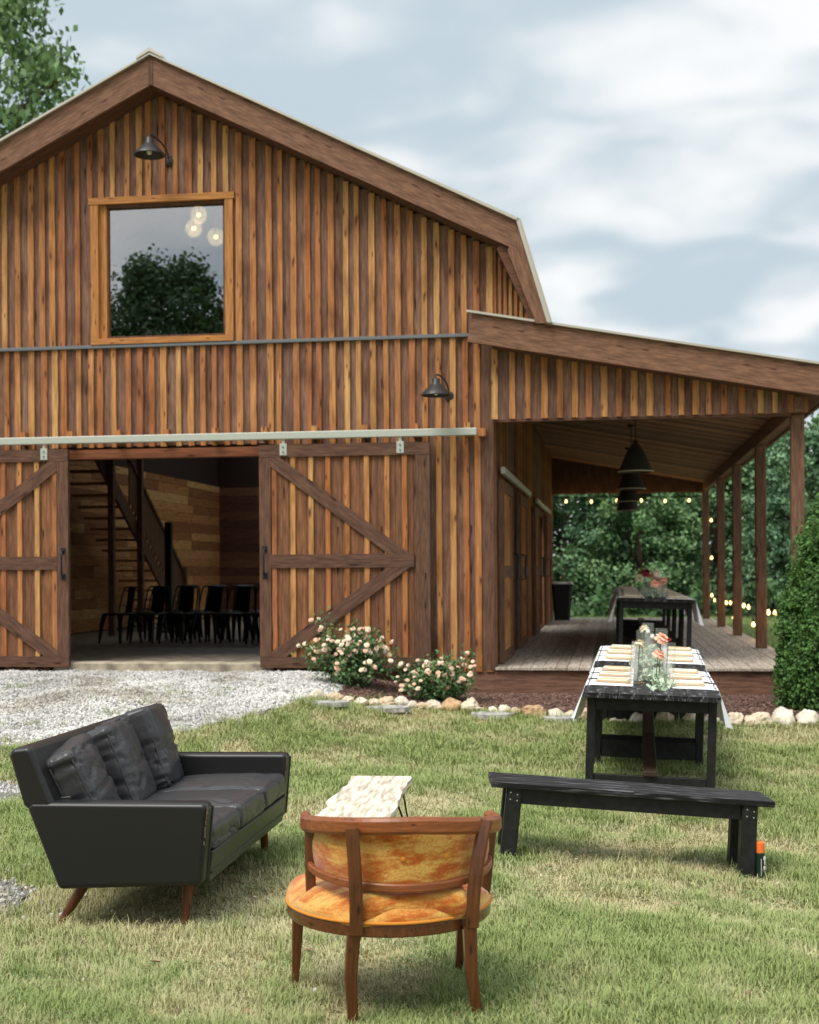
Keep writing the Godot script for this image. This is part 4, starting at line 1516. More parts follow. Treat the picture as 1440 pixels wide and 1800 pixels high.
func sofa() -> void:
	var s := thing("leather_sofa", "worn black leather three seat sofa with loose cushions and wooden legs on the grass", "sofa", Vector3(-2.37, 0.0, -7.1), deg_to_rad(1.2))
	var half := 0.925
	var arm := [Vector2(0.435, 0.225), Vector2(0.47, 0.612), Vector2(-0.43, 0.605), Vector2(-0.265, 0.19)]
	for e in [1.0, -1.0]:
		var st := start()
		var za: float = half - 0.115 if e > 0 else -half
		bevel_prism(st, arm, za, za + 0.115, 0.028, 0.03, 5, 5)
		var a := part(s, "arm", st.commit(), M.leather)
		# welt down the front edge, leather rubbed away
		st = start()
		var pts := []
		for i in 9: pts.append(Vector3(0.4375, 0.245, za + 0.017).lerp(Vector3(0.4685, 0.585, za + 0.017), i / 8.0))
		tube(st, pts, 0.0055, 6)
		part(a, "welt", smooth(st), M.leather_rail)
		st = start()
		for i in 11:
			var t := 1.0 - rng.randf() * rng.randf()
			var p := Vector3(0.4325, 0.245, za + 0.112).lerp(Vector3(0.469, 0.60, za + 0.112), t)
			if e < 0: p.z = za + 0.112
			cbox(st, p, Vector3(0.005, rng.randf_range(0.006, 0.05), 0.005), 0.001)
		part(a, "worn_edge", st.commit(), M.worn_edge)
	# back
	var st := start()
	bevel_prism(st, [Vector2(-0.44, 0.585), Vector2(-0.22, 0.44), Vector2(-0.40, 0.87), Vector2(-0.52, 0.855)], -half + 0.005, half - 0.005, 0.028, 0.036, 5, 5)
	part(s, "back", st.commit(), M.leather)
	st = start()
	bevel_prism(st, [Vector2(-0.245, 0.205), Vector2(-0.2, 0.2), Vector2(-0.24, 0.62), Vector2(-0.395, 0.605)], -half + 0.116, half - 0.116, 0.01, 0.01, 2, 2)
	part(s, "back_base", st.commit(), M.leather)
	# seat frame and front rail
	st = start()
	cspan(st, Vector3(-0.22, 0.235, -half + 0.117), Vector3(0.42, 0.33, half - 0.117), 0.006)
	part(s, "seat_frame", st.commit(), M.leather)
	st = start()
	bevel_prism(st, [Vector2(0.405, 0.215), Vector2(0.440, 0.215), Vector2(0.4625, 0.365), Vector2(0.405, 0.365)], -half + 0.118, half - 0.118, 0.008, 0.008, 3, 3)
	var fr := part(s, "front_rail", st.commit(), M.leather_rail)
	st = start()
	tube(st, [Vector3(0.4485, 0.262, -half + 0.13), Vector3(0.4485, 0.262, 0), Vector3(0.4485, 0.262, half - 0.13)], 0.0055, 6)
	part(fr, "piping", smooth(st), M.leather_rail)
	# seat cushions
	var w := (2 * half - 0.24) / 3.0
	for i in 3:
		var ph := i * 7.3
		var m := rbox(Vector3(0.70, 0.125, w + 0.004), 0.035, 40, func(p, n):
			var dome := 0.026 * (1 - pow(absf(p.x) / 0.36, 3)) * (1 - pow(absf(p.z) / (w * 0.52), 3)) * absf(n.y)
			return dome + folds(p.x * 0.6 + ph, p.y * 0.5, p.z * 1.1) * 0.8)
		var c := part(s, "seat_cushion", m, M.leather_soft, Transform3D(Basis.from_euler(Vector3(0.012 * (i - 1), 0.0, 0.045)), Vector3(0.11, 0.405 + 0.006 * i, half - 0.12 - w * (i + 0.5))))
		st = start()
		for yy in [-0.048, 0.048]:
			var pts := []
			for k in 13: pts.append(Vector3(0.342, yy, lerpf(-w * 0.46, w * 0.46, k / 12.0)))
			tube(st, pts, 0.005, 6)
		part(c, "piping", smooth(st), M.leather_soft)
	# back cushions, slumped differently
	for i in 3:
		var ph := i * 11.7 + 3.0
		var m := rbox(Vector3(0.15, 0.47, 0.50), 0.04, 44, func(p, n):
			var belly := 0.036 * (1 - pow(absf(p.y) / 0.25, 2)) * (1 - pow(absf(p.z) / 0.26, 2)) * absf(n.x)
			var seam := -0.014 * exp(-pow((p.y + 0.015) / 0.012, 2)) * absf(n.x) * (1 - pow(absf(p.z) / 0.27, 4))
			return belly + seam + folds(p.z * 0.8 + ph, p.y + p.z * 0.35, p.x * 0.4) * 1.15)
		var lean: float = [0.42, 0.36, 0.30][i]
		var c := part(s, "back_cushion", m, M.leather_soft, Transform3D(Basis(Vector3.UP, [0.16, 0.10, 0.14][i]) * Basis(Vector3.BACK, lean) * Basis(Vector3.RIGHT, [0.10, 0.03, -0.05][i]), Vector3([-0.265, -0.27, -0.255][i], [0.62, 0.66, 0.685][i], half - 0.11 - w * (i + 0.5))))
		st = start()
		for sx in [0.058, -0.058]:
			var pts := []
			for k in 57:
				var a := TAU * k / 56.0
				pts.append(Vector3(sx, 0.228 * signf(sin(a)) * pow(absf(sin(a)), 0.2), 0.243 * signf(cos(a)) * pow(absf(cos(a)), 0.2)))
			tube(st, pts, 0.0055, 6)
		part(c, "piping", smooth(st), M.leather_soft)
	# legs
	for q in [[0.33, 0.76, 0.315, 0.80], [-0.17, 0.74, -0.31, 0.78], [0.33, -0.76, 0.33, -0.82], [-0.17, -0.74, -0.31, -0.80]]:
		st = start()
		tube(st, [Vector3(q[0], 0.245, q[1]), Vector3(q[0], 0.23, q[1]), Vector3(lerpf(q[0], q[2], 0.5), 0.11, lerpf(q[1], q[3], 0.5)), Vector3(q[2], -0.01, q[3])], [0.029, 0.029, 0.025, 0.018], 12)
		part(s, "leg", smooth(st), M.sofa_leg)

# ---------------------------------------------------------------- armchair
func arc(phi: float, hw: float, dep: float, y: float, z0 := 0.02) -> Vector3:
	return Vector3(hw * cos(phi), y, z0 + dep * sin(phi))

func armchair() -> void:
	var c := thing("armchair", "barrel back wooden armchair in crushed orange velvet, seen from behind", "chair", Vector3(-0.885, 0, -5.36), 0.305)
	# seat rim
	var out := []
	for i in 33:
		var a := PI * i / 32.0
		out.append(Vector2(0.405 * cos(a), -(-0.02 + 0.43 * sin(a))))
	var poly := []
	# counter-clockwise in x, -z
	for i in range(32, -1, -1): poly.append(out[i])
	poly.append(Vector2(0.385, 0.20))
	poly.append(Vector2(0.33, 0.275))
	poly.append(Vector2(-0.33, 0.275))
	poly.append(Vector2(-0.385, 0.20))
	var st := start()
	bevel_prism(st, poly, 0.345, 0.392, 0.007, 0.004, 3, 1)
	part(c, "seat_rim", st.commit(), M.walnut, Transform3D(FLAT, Vector3.ZERO))
	# seat cushion
	var ring := []
	for p in poly: ring.append(Vector2(p.x, -p.y))
	var rows := []
	for q in [[0.985, 0.39], [1.0, 0.40], [1.005, 0.415], [0.975, 0.437], [0.9, 0.462], [0.78, 0.478], [0.6, 0.49], [0.4, 0.497], [0.2, 0.50], [0.01, 0.50]]:
		var row := []
		for p in ring:
			var px: float = p.x * q[0]
			var pz: float = p.y * q[0]
			var wob := 0.007 * noise_b.get_noise_3d(px * 500, 3, pz * 500) + 0.012 * noise_a.get_noise_2d(px * 260, pz * 260)
			# pulled down round the posts
			for pp in [Vector2(-0.18, 0.36), Vector2(0.26, 0.33), Vector2(-0.385, 0.02), Vector2(0.385, 0.02)]:
				wob -= 0.05 * exp(-Vector2(px, pz).distance_squared_to(pp) / 0.004)
			row.append(Vector3(px, q[1] + wob * (1.0 if q[0] < 0.99 else 0.3), pz))
		rows.append(row)
	st = start()
	grid_mesh(st, rows, true)
	var cu := part(c, "seat_cushion", smooth(st), M.velvet)
	st = start()
	var pts := []
	for p in ring: pts.append(Vector3(p.x * 1.004, 0.399, p.y * 1.004))
	pts.append(pts[0])
	tube(st, pts, 0.0065, 6)
	part(cu, "piping", smooth(st), M.piping)
	# plump roll of the cushion between the rear posts
	var m := rbox(Vector3(0.42, 0.115, 0.17), 0.05, 18, func(p, n): return 0.012 * noise_b.get_noise_3d(p.x * 300, p.y * 200, p.z * 300) + 0.006 * noise_a.get_noise_3d(p.x * 1200, p.y * 200, p.z * 200))
	part(cu, "rear_roll", m, M.velvet, Transform3D(Basis(Vector3.UP, 0.02) * Basis(Vector3.RIGHT, 0.25), Vector3(0.04, 0.452, 0.30)))
	# legs
	for q in [[-0.185, 0.355, -0.195, 0.33, -0.182, 0.285], [0.255, 0.345, 0.262, 0.33, 0.292, 0.29]]:
		st = start()
		bar(st, Vector3(q[0], 0.36, q[1]), Vector3(q[2], 0.19, q[3]), Vector2(0.05, 0.045), Vector2(0.046, 0.04))
		bar(st, Vector3(q[2], 0.19, q[3]), Vector3(q[4], -0.02, q[5] + 0.02), Vector2(0.046, 0.04), Vector2(0.038, 0.034))
		part(c, "leg", st.commit(), M.walnut)
	for q in [[-0.345, -0.2, -0.363, -0.215], [0.345, -0.2, 0.32, -0.235]]:
		st = start()
		bar(st, Vector3(q[0], 0.37, q[1]), Vector3(q[2], -0.02, q[3]), Vector2(0.052, 0.05), Vector2(0.026, 0.026))
		part(c, "leg", st.commit(), M.walnut)
	# posts
	for q in [[-0.178, 0.375, -0.195, 0.40], [0.262, 0.355, 0.322, 0.335]]:
		st = start()
		var up := []
		for i in 7:
			var t := i / 6.0
			up.append(Vector3(lerpf(q[0], q[2], t * t), lerpf(0.36, 0.755, t), lerpf(q[1], q[3], t) + 0.012 * sin(t * PI)))
		sweep(st, up, 0.034, 0.05, 0.35, [Vector3(0.9, 0, 0.1), Vector3(0.9, 0, 0.1), Vector3(0.9, 0, 0.1), Vector3(0.9, 0, 0.1), Vector3(0.9, 0, 0.1), Vector3(0.9, 0, 0.1), Vector3(0.9, 0, 0.1)])
		# flutes
		for dx in [-0.008, 0.008]:
			sweep(st, [up[0] + Vector3(dx, 0.03, 0.019), up[3] + Vector3(dx, 0, 0.019), up[6] + Vector3(dx, -0.02, 0.019)], 0.004, 0.004, 0.3, [Vector3.RIGHT, Vector3.RIGHT, Vector3.RIGHT])
		part(c, "back_post", st.commit(), M.walnut)
	for sx in [-1, 1]:
		st = start()
		bar(st, Vector3(sx * 0.345 + 0.03, 0.38, 0.04), Vector3(sx * 0.366 + 0.045, 0.71, 0.05), Vector2(0.04, 0.045), Vector2(0.036, 0.04))
		part(c, "arm_post", st.commit(), M.walnut)
	# top rail, one steamed bow
	st = start()
	pts = []
	for i in 41:
		var a := deg_to_rad(lerpf(-10, 190, i / 40.0))
		pts.append(arc(a, 0.378, 0.41, 0.712 + 0.05 * sin(clampf(a, 0, PI)) - 0.022 * maxf(cos(a), 0.0)) + Vector3(0.045, 0, 0))
	sweep(st, pts, 0.04, 0.062, 0.4)
	part(c, "top_rail", st.commit(), M.walnut_rail)
	# lower rail
	st = start()
	pts = []
	for i in 31:
		var a := deg_to_rad(lerpf(4, 176, i / 30.0))
		pts.append(arc(a, 0.358, 0.375, 0.555 - 0.03 * sin(a)) + Vector3(0.035, 0, 0))
	sweep(st, pts, 0.022, 0.03, 0.3)
	part(c, "lower_rail", st.commit(), M.walnut_rail)
	# upholstered back
	rows = []
	for j in 13:
		var v := j / 12.0
		var row := []
		for i in 49:
			var a := deg_to_rad(lerpf(6, 174, i / 48.0))
			var bulge := 0.012 * sin(PI * v) + 0.004 * noise_a.get_noise_2d(a * 900, v * 300)
			row.append(arc(a, 0.342 + bulge, 0.36 + bulge, lerpf(0.55 - 0.03 * sin(a), 0.69 + 0.05 * sin(a), v)) + Vector3(0.04, 0, 0))
		rows.append(row)
	for j in range(12, -1, -1):
		var v := j / 12.0
		var row := []
		for i in 49:
			var a := deg_to_rad(lerpf(6, 174, i / 48.0))
			var bulge := 0.02 * sin(PI * v)
			row.append(arc(a, 0.30 - bulge, 0.318 - bulge, lerpf(0.55 - 0.03 * sin(a), 0.69 + 0.05 * sin(a), v)) + Vector3(0.04, 0, 0))
		rows.append(row)
	rows.append(rows[0])
	st = start()
	grid_mesh(st, rows)
	var bk := part(c, "back_panel", smooth(st), M.velvet)
	for a in [deg_to_rad(97), deg_to_rad(70)]:
		part(bk, "button", ball(0.011), M.piping, Transform3D(Basis.from_scale(Vector3(1, 1, 0.6)), arc(a, 0.356, 0.374, 0.63) + Vector3(0.04, 0, 0)))

# ---------------------------------------------------------------- slab coffee table
func coffee_table() -> void:
	var t := thing("coffee_table", "low live edge wood slab table on thin metal legs behind the orange chair", "table", Vector3(-1.385, 0, -7.6), deg_to_rad(4.0))
	var left := []
	var right := []
	for i in 25:
		var z := lerpf(0.78, -0.78, i / 24.0)
		var wob := 0.028 * noise_a.get_noise_1d(z * 170) + 0.018 * noise_b.get_noise_1d(z * 420)
		left.append(Vector2(-0.195 + wob + 0.05 * exp(-pow((z + 0.45) / 0.25, 2)), -z))
		right.append(Vector2(0.195 + 0.02 * noise_a.get_noise_1d(z * 200 + 400) + 0.012 * noise_b.get_noise_1d(z * 500), -z))
	var poly := PackedVector2Array()
	for p in right: poly.append(p)
	poly[24].x -= 0.015
	left.reverse()
	for p in left: poly.append(p)
	var st := start()
	prism(st, poly, 0.385, 0.42)
	part(t, "slab_top", st.commit(), M.slab, Transform3D(FLAT, Vector3.ZERO))
	# rougher underside edge, a little narrower
	st = start()
	var inner := PackedVector2Array()
	for p in poly: inner.append(Vector2(p.x * 0.95, p.y * 0.99))
	prism(st, inner, 0.365, 0.3845)
	part(t, "bark_edge", st.commit(), M.bark_edge, Transform3D(FLAT, Vector3.ZERO))
	for sx in [-1, 1]:
		for sz in [-1, 1]:
			st = start()
			var foot := Vector3(sx * 0.205, -0.03, sz * 0.80)
			for k in [Vector3(sx * 0.08, 0.37, sz * 0.69), Vector3(sx * 0.155, 0.37, sz * 0.60)]:
				tube(st, [k, k.lerp(foot, 0.5), foot], 0.006, 6)
			cbox(st, Vector3(sx * 0.11, 0.362, sz * 0.65), Vector3(0.12, 0.005, 0.12), 0.001)
			part(t, "hairpin_leg", smooth(st) if false else st.commit(), M.hairpin)

# ---------------------------------------------------------------- bench and spray can
func benches() -> void:
	var b := thing("bench", "long black painted wooden bench standing across the lawn", "bench", Vector3(0.055, -0.045, -8.257), deg_to_rad(8.0))
	b.rotation.z = -0.078
	for i in 2:
		part(b, "seat_board", cbox_mesh(Vector3(1.66, 0.036, 0.188), 0.004), M.black_paint_x, Transform3D(Basis(Vector3.UP, 0.002 * (i * 2 - 1)), Vector3(0, 0.427, -0.0955 + i * 0.191)))
	for sz in [-1, 1]:
		part(b, "apron", cbox_mesh(Vector3(1.36, 0.09, 0.035), 0.003), M.black_paint, Transform3D(Basis.IDENTITY, Vector3(0, 0.362, sz * 0.125)))
		for sx in [-1, 1]:
			var st := start()
			bar(st, Vector3(sx * 0.69, 0.408, sz * 0.13), Vector3(sx * 0.702, -0.02, sz * 0.135), Vector2(0.092, 0.085), Vector2(0.092, 0.085))
			var leg := part(b, "leg", st.commit(), M.black_paint)
			for k in [[-0.02, 0.385], [0.02, 0.375], [-0.02, 0.345], [0.02, 0.34], [0.02, 0.10]]:
				var cyl := CylinderMesh.new()
				cyl.top_radius = 0.004
				cyl.bottom_radius = 0.004
				cyl.height = 0.003
				cyl.radial_segments = 8
				if sz > 0: part(leg, "screw", cyl, M.galv, Transform3D(Basis(Vector3.RIGHT, PI / 2), Vector3(sx * 0.693 + k[0], k[1], 0.174)))
	for sx in [-1, 1]:
		part(b, "end_apron", cbox_mesh(Vector3(0.035, 0.08, 0.18), 0.003), M.black_paint, Transform3D(Basis.IDENTITY, Vector3(sx * 0.70, 0.36, 0)))
	var c := thing("spray_can", "dark green spray can with an orange cap beside the right bench leg", "spray can", Vector3(0.845, gh(0.845, -8.22), -8.22), 0.6)
	var st := start()
	lathe(st, [[0.0, 0.0], [0.028, 0.002], [0.03, 0.006], [0.03, 0.148], [0.024, 0.165], [0.0, 0.168]], 20)
	part(c, "body", smooth(st), M.can)
	st = start()
	lathe(st, [[0.0265, 0.158], [0.028, 0.16], [0.028, 0.212], [0.025, 0.222], [0.0, 0.224]], 20)
	part(c, "cap", smooth(st), M.orange_cap)
	for q in [[0.125, 0.016, 0.5], [0.098, 0.011, 0.6], [0.07, 0.013, 0.45]]:
		var cyl := CylinderMesh.new()
		cyl.top_radius = q[1]
		cyl.bottom_radius = q[1]
		cyl.height = 0.002
		cyl.radial_segments = 10
		part(c, "label_patch", cyl, M.label_white, Transform3D(Basis(Vector3.UP, q[2]) * Basis(Vector3.RIGHT, PI / 2), Vector3(sin(q[2]) * 0.030, q[0], cos(q[2]) * 0.030)))
	piece(c, "label_strip", M.galv, Vector3(-0.012, 0.075, 0.0285), Vector3(0.005, 0.1, 0.004))

# ---------------------------------------------------------------- tables and their settings
func make_table() -> Node3D:
	var t := thing("farm_table", "", "table")
	for i in 4:
		part(t, "top_board", cbox_mesh(Vector3(0.236, 0.042, 2.15 + [0.0, 0.004, -0.003, 0.002][i]), 0.004), M.black_paint_z, Transform3D(Basis.IDENTITY, Vector3(-0.357 + i * 0.238, 0.759, 0)))
	for sx in [-1, 1]:
		part(t, "side_apron", cbox_mesh(Vector3(0.035, 0.09, 1.84), 0.003), M.black_paint, Transform3D(Basis.IDENTITY, Vector3(sx * 0.405, 0.692, 0)))
		for sz in [-1, 1]:
			part(t, "leg", cbox_mesh(Vector3(0.058, 0.77, 0.07), 0.004), M.black_paint, Transform3D(Basis.IDENTITY, Vector3(sx * 0.425, 0.352, sz * 0.93)))
	for sz in [-1, 1]:
		part(t, "end_apron", cbox_mesh(Vector3(0.79, 0.09, 0.035), 0.003), M.black_paint, Transform3D(Basis.IDENTITY, Vector3(0, 0.692, sz * 0.945)))
		part(t, "cross_bar", cbox_mesh(Vector3(0.79, 0.14, 0.04), 0.003), M.black_paint, Transform3D(Basis.IDENTITY, Vector3(0, 0.115, sz * 0.93)))
	part(t, "stretcher", cbox_mesh(Vector3(0.10, 0.035, 1.95), 0.003), M.stretcher, Transform3D(Basis.IDENTITY, Vector3(0, 0.205, 0)))
	return t

func make_plate(tone: int) -> Node3D:
	var p := thing("place_plate", "", "plate", Vector3.ZERO, 0, "palm leaf plates on the tables")
	var sq := func(h: float) -> Array: return [Vector2(-h, -h), Vector2(h, -h), Vector2(h, h), Vector2(-h, h)]
	var st := start()
	bevel_prism(st, sq.call(0.130), 0.001, 0.010, 0.003, 0.03, 2, 4)
	part(p, "charger", st.commit(), M.plates[2 if tone % 2 else 1], Transform3D(FLAT, Vector3.ZERO))
	st = start()
	bevel_prism(st, sq.call(0.116), 0.0105, 0.021, 0.004, 0.025, 2, 4)
	part(p, "plate", st.commit(), M.plates[0 if tone % 3 else 3], Transform3D(FLAT, Vector3.ZERO))
	st = start()
	cbox(st, Vector3(0.01, 0.0225, 0), Vector3(0.10, 0.002, 0.17), 0.0005)
	part(p, "menu_card", st.commit(), M.card if tone % 2 else M.plates[3])
	return p

func napkin_mesh(sd: int) -> Mesh:
	# lies on the table at x<0 side of the edge (x = 0) and hangs outside
	var rows := []
	for i in 15:
		var row := []
		var t := i / 14.0
		for j in 11:
			var v := j / 10.0 - 0.5
			var fold := sin(v * 15.0 + sd) * 0.6 + 0.4 * sin(v * 27.0 + sd * 2.0)
			var p: Vector3
			if t < 0.42:
				p = Vector3(lerpf(-0.34, 0.004, t / 0.42), 0.002 + 0.002 * fold, v * 0.47)
			else:
				var k := (t - 0.42) / 0.58
				p = Vector3(0.008 + 0.072 * k + 0.042 * fold * k, -0.27 * k * (1.0 + 0.05 * fold), v * (0.47 + 0.05 * k))
			row.append(p)
		rows.append(row)
	var st := start()
	grid_mesh(st, rows)
	return smooth(st)

func make_bottle() -> Node3D:
	var b := thing("glass_bottle", "", "bottle", Vector3.ZERO, 0, "clear swing top bottles on the lawn tables")
	var st := start()
	lathe(st, [[0.0, 0.003], [0.036, 0.003], [0.038, 0.01], [0.038, 0.2], [0.034, 0.225], [0.018, 0.27], [0.014, 0.3], [0.015, 0.33], [0.013, 0.333]], 20)
	part(b, "glass", smooth(st), M.glass)
	st = start()
	lathe(st, [[0.0, 0.328], [0.012, 0.33], [0.015, 0.34], [0.013, 0.358], [0.0, 0.362]], 14)
	part(b, "stopper", smooth(st), M.cap_white)
	st = start()
	tube(st, [Vector3(0.017, 0.3, 0), Vector3(0.02, 0.33, 0), Vector3(0.012, 0.366, 0), Vector3(-0.012, 0.366, 0), Vector3(-0.02, 0.33, 0), Vector3(-0.017, 0.3, 0)], 0.0018, 5)
	part(b, "wire_bail", smooth(st), M.galv)
	return b

func make_vase() -> Node3D:
	var b := thing("glass_vase", "", "vase", Vector3.ZERO, 0, "clear cylinder vases on the tables")
	var st := start()
	lathe(st, [[0.0, 0.003], [0.05, 0.003], [0.056, 0.014], [0.057, 0.15], [0.056, 0.285], [0.053, 0.286]], 24)
	part(b, "glass", smooth(st), M.glass)
	return b

func make_tumbler() -> Node3D:
	var b := thing("drinking_glass", "", "glass", Vector3.ZERO, 0, "clear drinking glasses on the lawn tables")
	var st := start()
	lathe(st, [[0.0, 0.002], [0.03, 0.002], [0.036, 0.11], [0.033, 0.11], [0.028, 0.012], [0.0, 0.012]], 18)
	part(b, "glass", smooth(st), M.glass)
	return b

func make_fork() -> Node3D:
	var b := thing("gold_fork", "", "fork", Vector3.ZERO, 0, "gold forks laid by the plates")
	var st := start()
	bar(st, Vector3(0, 0.005, 0.1), Vector3(0, 0.005, -0.03), Vector2(0.012, 0.004), Vector2(0.006, 0.004))
	cbox(st, Vector3(0, 0.005, -0.045), Vector3(0.02, 0.003, 0.03), 0.001)
	for i in 4: cbox(st, Vector3(-0.0075 + 0.005 * i, 0.006, -0.08), Vector3(0.0025, 0.002, 0.042), 0.0005)
	part(b, "silhouette" if false else "handle", st.commit(), M.gold)
	return b

func bloom_mesh(r: float, sd: int) -> Mesh:
	# a full round bloom: overlapping cupped petals in rings
	var g := RandomNumberGenerator.new()
	g.seed = sd
	var st := start()
	for ring in 5:
		var n: int = [3, 5, 6, 7, 7][ring]
		for k in n:
			var a := TAU * (k + 0.37 * ring) / n + g.randf() * 0.3
			var open: float = [0.15, 0.4, 0.7, 1.05, 1.45][ring] + g.randf() * 0.15
			var rows := []
			for i in 4:
				var t := i / 3.0
				var row := []
				var th := open * (0.45 + 0.75 * t)
				var rr: float = r * (0.3 + 0.7 * t) * [0.55, 0.75, 0.9, 1.0, 1.0][ring]
				for j in 4:
					var s := (j / 3.0 - 0.5) * (1.35 if i < 3 else 0.8) * TAU / n
					var d := Vector3(cos(a + s), 0, sin(a + s))
					row.append(d * rr * sin(th) + Vector3(0, rr * cos(th) * 0.8 + r * 0.05 * g.randf(), 0))
				rows.append(row)
			grid_mesh(st, rows)
	return st.commit()

func stem_of_flower(called: String, label: String, at: Vector3, h: float, m: Material, r: float, sd: int, lean := Vector3.ZERO) -> Node3D:
	var f := thing(called, label, "flower", at, 0, "cut flowers on the tables")
	var st := start()
	tube(st, [Vector3.ZERO, lean * 0.4 + Vector3(0, h * 0.5, 0), lean + Vector3(0, h, 0)], 0.004, 5)
	part(f, "stem", smooth(st), M.stem)
	part(f, "bloom", bloom_mesh(r, sd), m, Transform3D(Basis.from_euler(Vector3(0.5, sd, 0.2)).scaled_local(Vector3(1, 1.5, 1)), lean + Vector3(0, h, 0)))
	return f

func garland(label: String, xf: Transform3D, length: float, n: int, sd: int) -> void:
	var g := RandomNumberGenerator.new()
	g.seed = sd
	var v := PackedVector3Array()
	var nr := PackedVector3Array()
	var cl := PackedColorArray()
	var ix := PackedInt32Array()
	for i in n:
		var z := g.randf_range(-0.5, 0.5) * length
		var c := Vector3(0.05 * sin(z * 5.0) + g.randfn(0, 0.045), absf(g.randfn(0, 0.022)) + 0.006, z)
		leaf_into(v, nr, cl, ix, c, g, 0.028, Vector3(0, 1, 0), Color(0.36, 0.45, 0.33).lerp(Color(0.52, 0.6, 0.47), g.randf()))
	var t := thing("eucalyptus_garland", label, "garland")
	t.transform = xf
	var o := part(t, "leaves", leaf_mesh(v, nr, cl, ix), M.leaf)
	o.set_meta("kind", "stuff")
	var st := start()
	var pts := []
	for i in 21: pts.append(Vector3(0.05 * sin((i / 20.0 - 0.5) * length * 5.0), 0.008, (i / 20.0 - 0.5) * length))
	tube(st, pts, 0.004, 5)
	part(t, "stem", smooth(st), M.stem)

func put_on(o: Node3D, tab: Node3D, local: Vector3, turn := 0.0) -> void:
	o.transform = tab.transform * Transform3D(Basis(Vector3.UP, turn), local)

func tables() -> void:
	M.stem = mat(Color8(70, 92, 52), 0.7)
	var top := 0.7815
	var A := make_table()
	A.set_meta("label", "nearer black farm table on the lawn, its bare end facing the viewer")
	A.set_meta("group", "black farm tables")
	A.transform = Transform3D(Basis(Vector3.UP, deg_to_rad(-1.2)) * Basis(Vector3.BACK, -0.034) * Basis(Vector3.RIGHT, 0.006), Vector3(0.268, 0.045, -10.78))
	var B := dup(A, "farther black farm table on the lawn, end to end with the nearer one", Vector3.ZERO)
	B.transform = Transform3D(Basis(Vector3.UP, deg_to_rad(-1.2)) * Basis(Vector3.BACK, -0.034) * Basis(Vector3.RIGHT, 0.028), Vector3(0.315, 0.085, -12.96))
	var deck := []
	for i in 4:
		var d := dup(A, "black farm table on the porch deck, %s in the row" % ["nearest", "second", "third", "farthest"][i], Vector3(0.515, 0.55, -18.42 - 2.17 * i))
		deck.append(d)
	# place settings
	var sets := []
	for q in [[A, 0.22, "first"], [A, -0.33, "second"], [A, -0.9, "third"], [B, 0.2, "fourth"], [B, -0.34, "fifth"], [B, -0.92, "sixth"]]:
		for s in [-1, 1]: sets.append([q[0], q[1], s, "lawn tables, %s from near end, %s side" % [q[2], "left" if s < 0 else "right"], true])
	for i in 4:
		for k in 3:
			for s in [-1, 1]: sets.append([deck[i], [0.80, 0.05, -0.68][k], s, "%s porch deck table, %s from near end, %s side" % [["nearest", "second", "third", "farthest"][i], ["first", "second", "third"][k], "left" if s < 0 else "right"], false])
	var protos := [make_plate(1), make_plate(2), make_plate(3)]
	var naps := [napkin_mesh(1), napkin_mesh(2), napkin_mesh(5)]
	var fork := make_fork()
	var used := 0
	var first_fork := true
	for i in sets.size():
		var q: Array = sets[i]
		var s: int = q[2]
		var p: Node3D = protos[i] if i < 3 else dup(protos[rng.randi() % 3], "", Vector3.ZERO)
		p.set_meta("label", "palm leaf plate on " + q[3])
		put_on(p, q[0], Vector3(s * 0.275 + rng.randf_range(-0.015, 0.015), top + 0.005, q[1]), PI / 2 * (1 if s > 0 else -1) + rng.randf_range(-0.08, 0.08))
		var nk := MeshInstance3D.new()
		nk.name = numbered(self, "napkin")
		nk.mesh = naps[i % 3]
		nk.material_override = M.linen
		add_child(nk, true)
		tag(nk, "white napkin hanging from " + q[3], "napkin", "white napkins draped over the table edges")
		put_on(nk, q[0], Vector3(s * 0.4765, top, q[1] + (0.10 if i < 2 else 0.03)), 0.0 if s > 0 else PI)
		if not q[4]: nk.scale = Vector3(1.0, 1.15, 1.35)
		if q[4]:
			var f: Node3D = fork if first_fork else dup(fork, "", Vector3.ZERO)
			first_fork = false
			f.set_meta("label", "gold fork beside the plate on " + q[3])
			put_on(f, q[0], Vector3(s * 0.12, top, q[1] + 0.1), 0.9 * s + rng.randf_range(-0.3, 0.3))
	# glass and flowers down the middle of the lawn tables
	var b := make_bottle()
	b.set_meta("label", "clear swing top bottle near the front of the lawn table centre line")
	put_on(b, A, Vector3(0.0, top, 0.0))
	var b2 := dup(b, "clear swing top bottle farther back on the lawn table centre line", Vector3.ZERO)
	put_on(b2, A, Vector3(-0.03, top, -0.75))
	var v := make_vase()
	var spots := [[A, -0.105, 0.05, "left of the first bottle"], [A, 0.13, -0.3, "right of the first bottle"], [B, -0.07, 0.45, "at the near end of the farther lawn table"], [B, 0.1, 0.1, "right of centre on the farther lawn table"], [B, -0.02, -0.6, "at the far end of the farther lawn table"]]
	for i in spots.size():
		var o: Node3D = v if i == 0 else dup(v, "", Vector3.ZERO)
		o.set_meta("label", "clear cylinder vase on the lawn tables, " + spots[i][3])
		put_on(o, spots[i][0], Vector3(spots[i][1], top, spots[i][2]))
	var g := make_tumbler()
	var gs := []
	for q in [[A, 0.18], [A, -0.37], [A, -0.93], [B, 0.15], [B, -0.38]]:
		for s in [-1, 1]: gs.append([q[0], s * 0.135, q[1], "left" if s < 0 else "right"])
	var nth := ["first", "first", "second", "second", "third", "third", "fourth", "fourth", "fifth", "fifth"]
	for i in gs.size():
		var o: Node3D = g if i == 0 else dup(g, "", Vector3.ZERO)
		o.set_meta("label", "clear drinking glass inside the %s plate from the near end, %s side of lawn tables" % [nth[i], gs[i][3]])
		put_on(o, gs[i][0], Vector3(gs[i][1], top, gs[i][2] - 0.12))
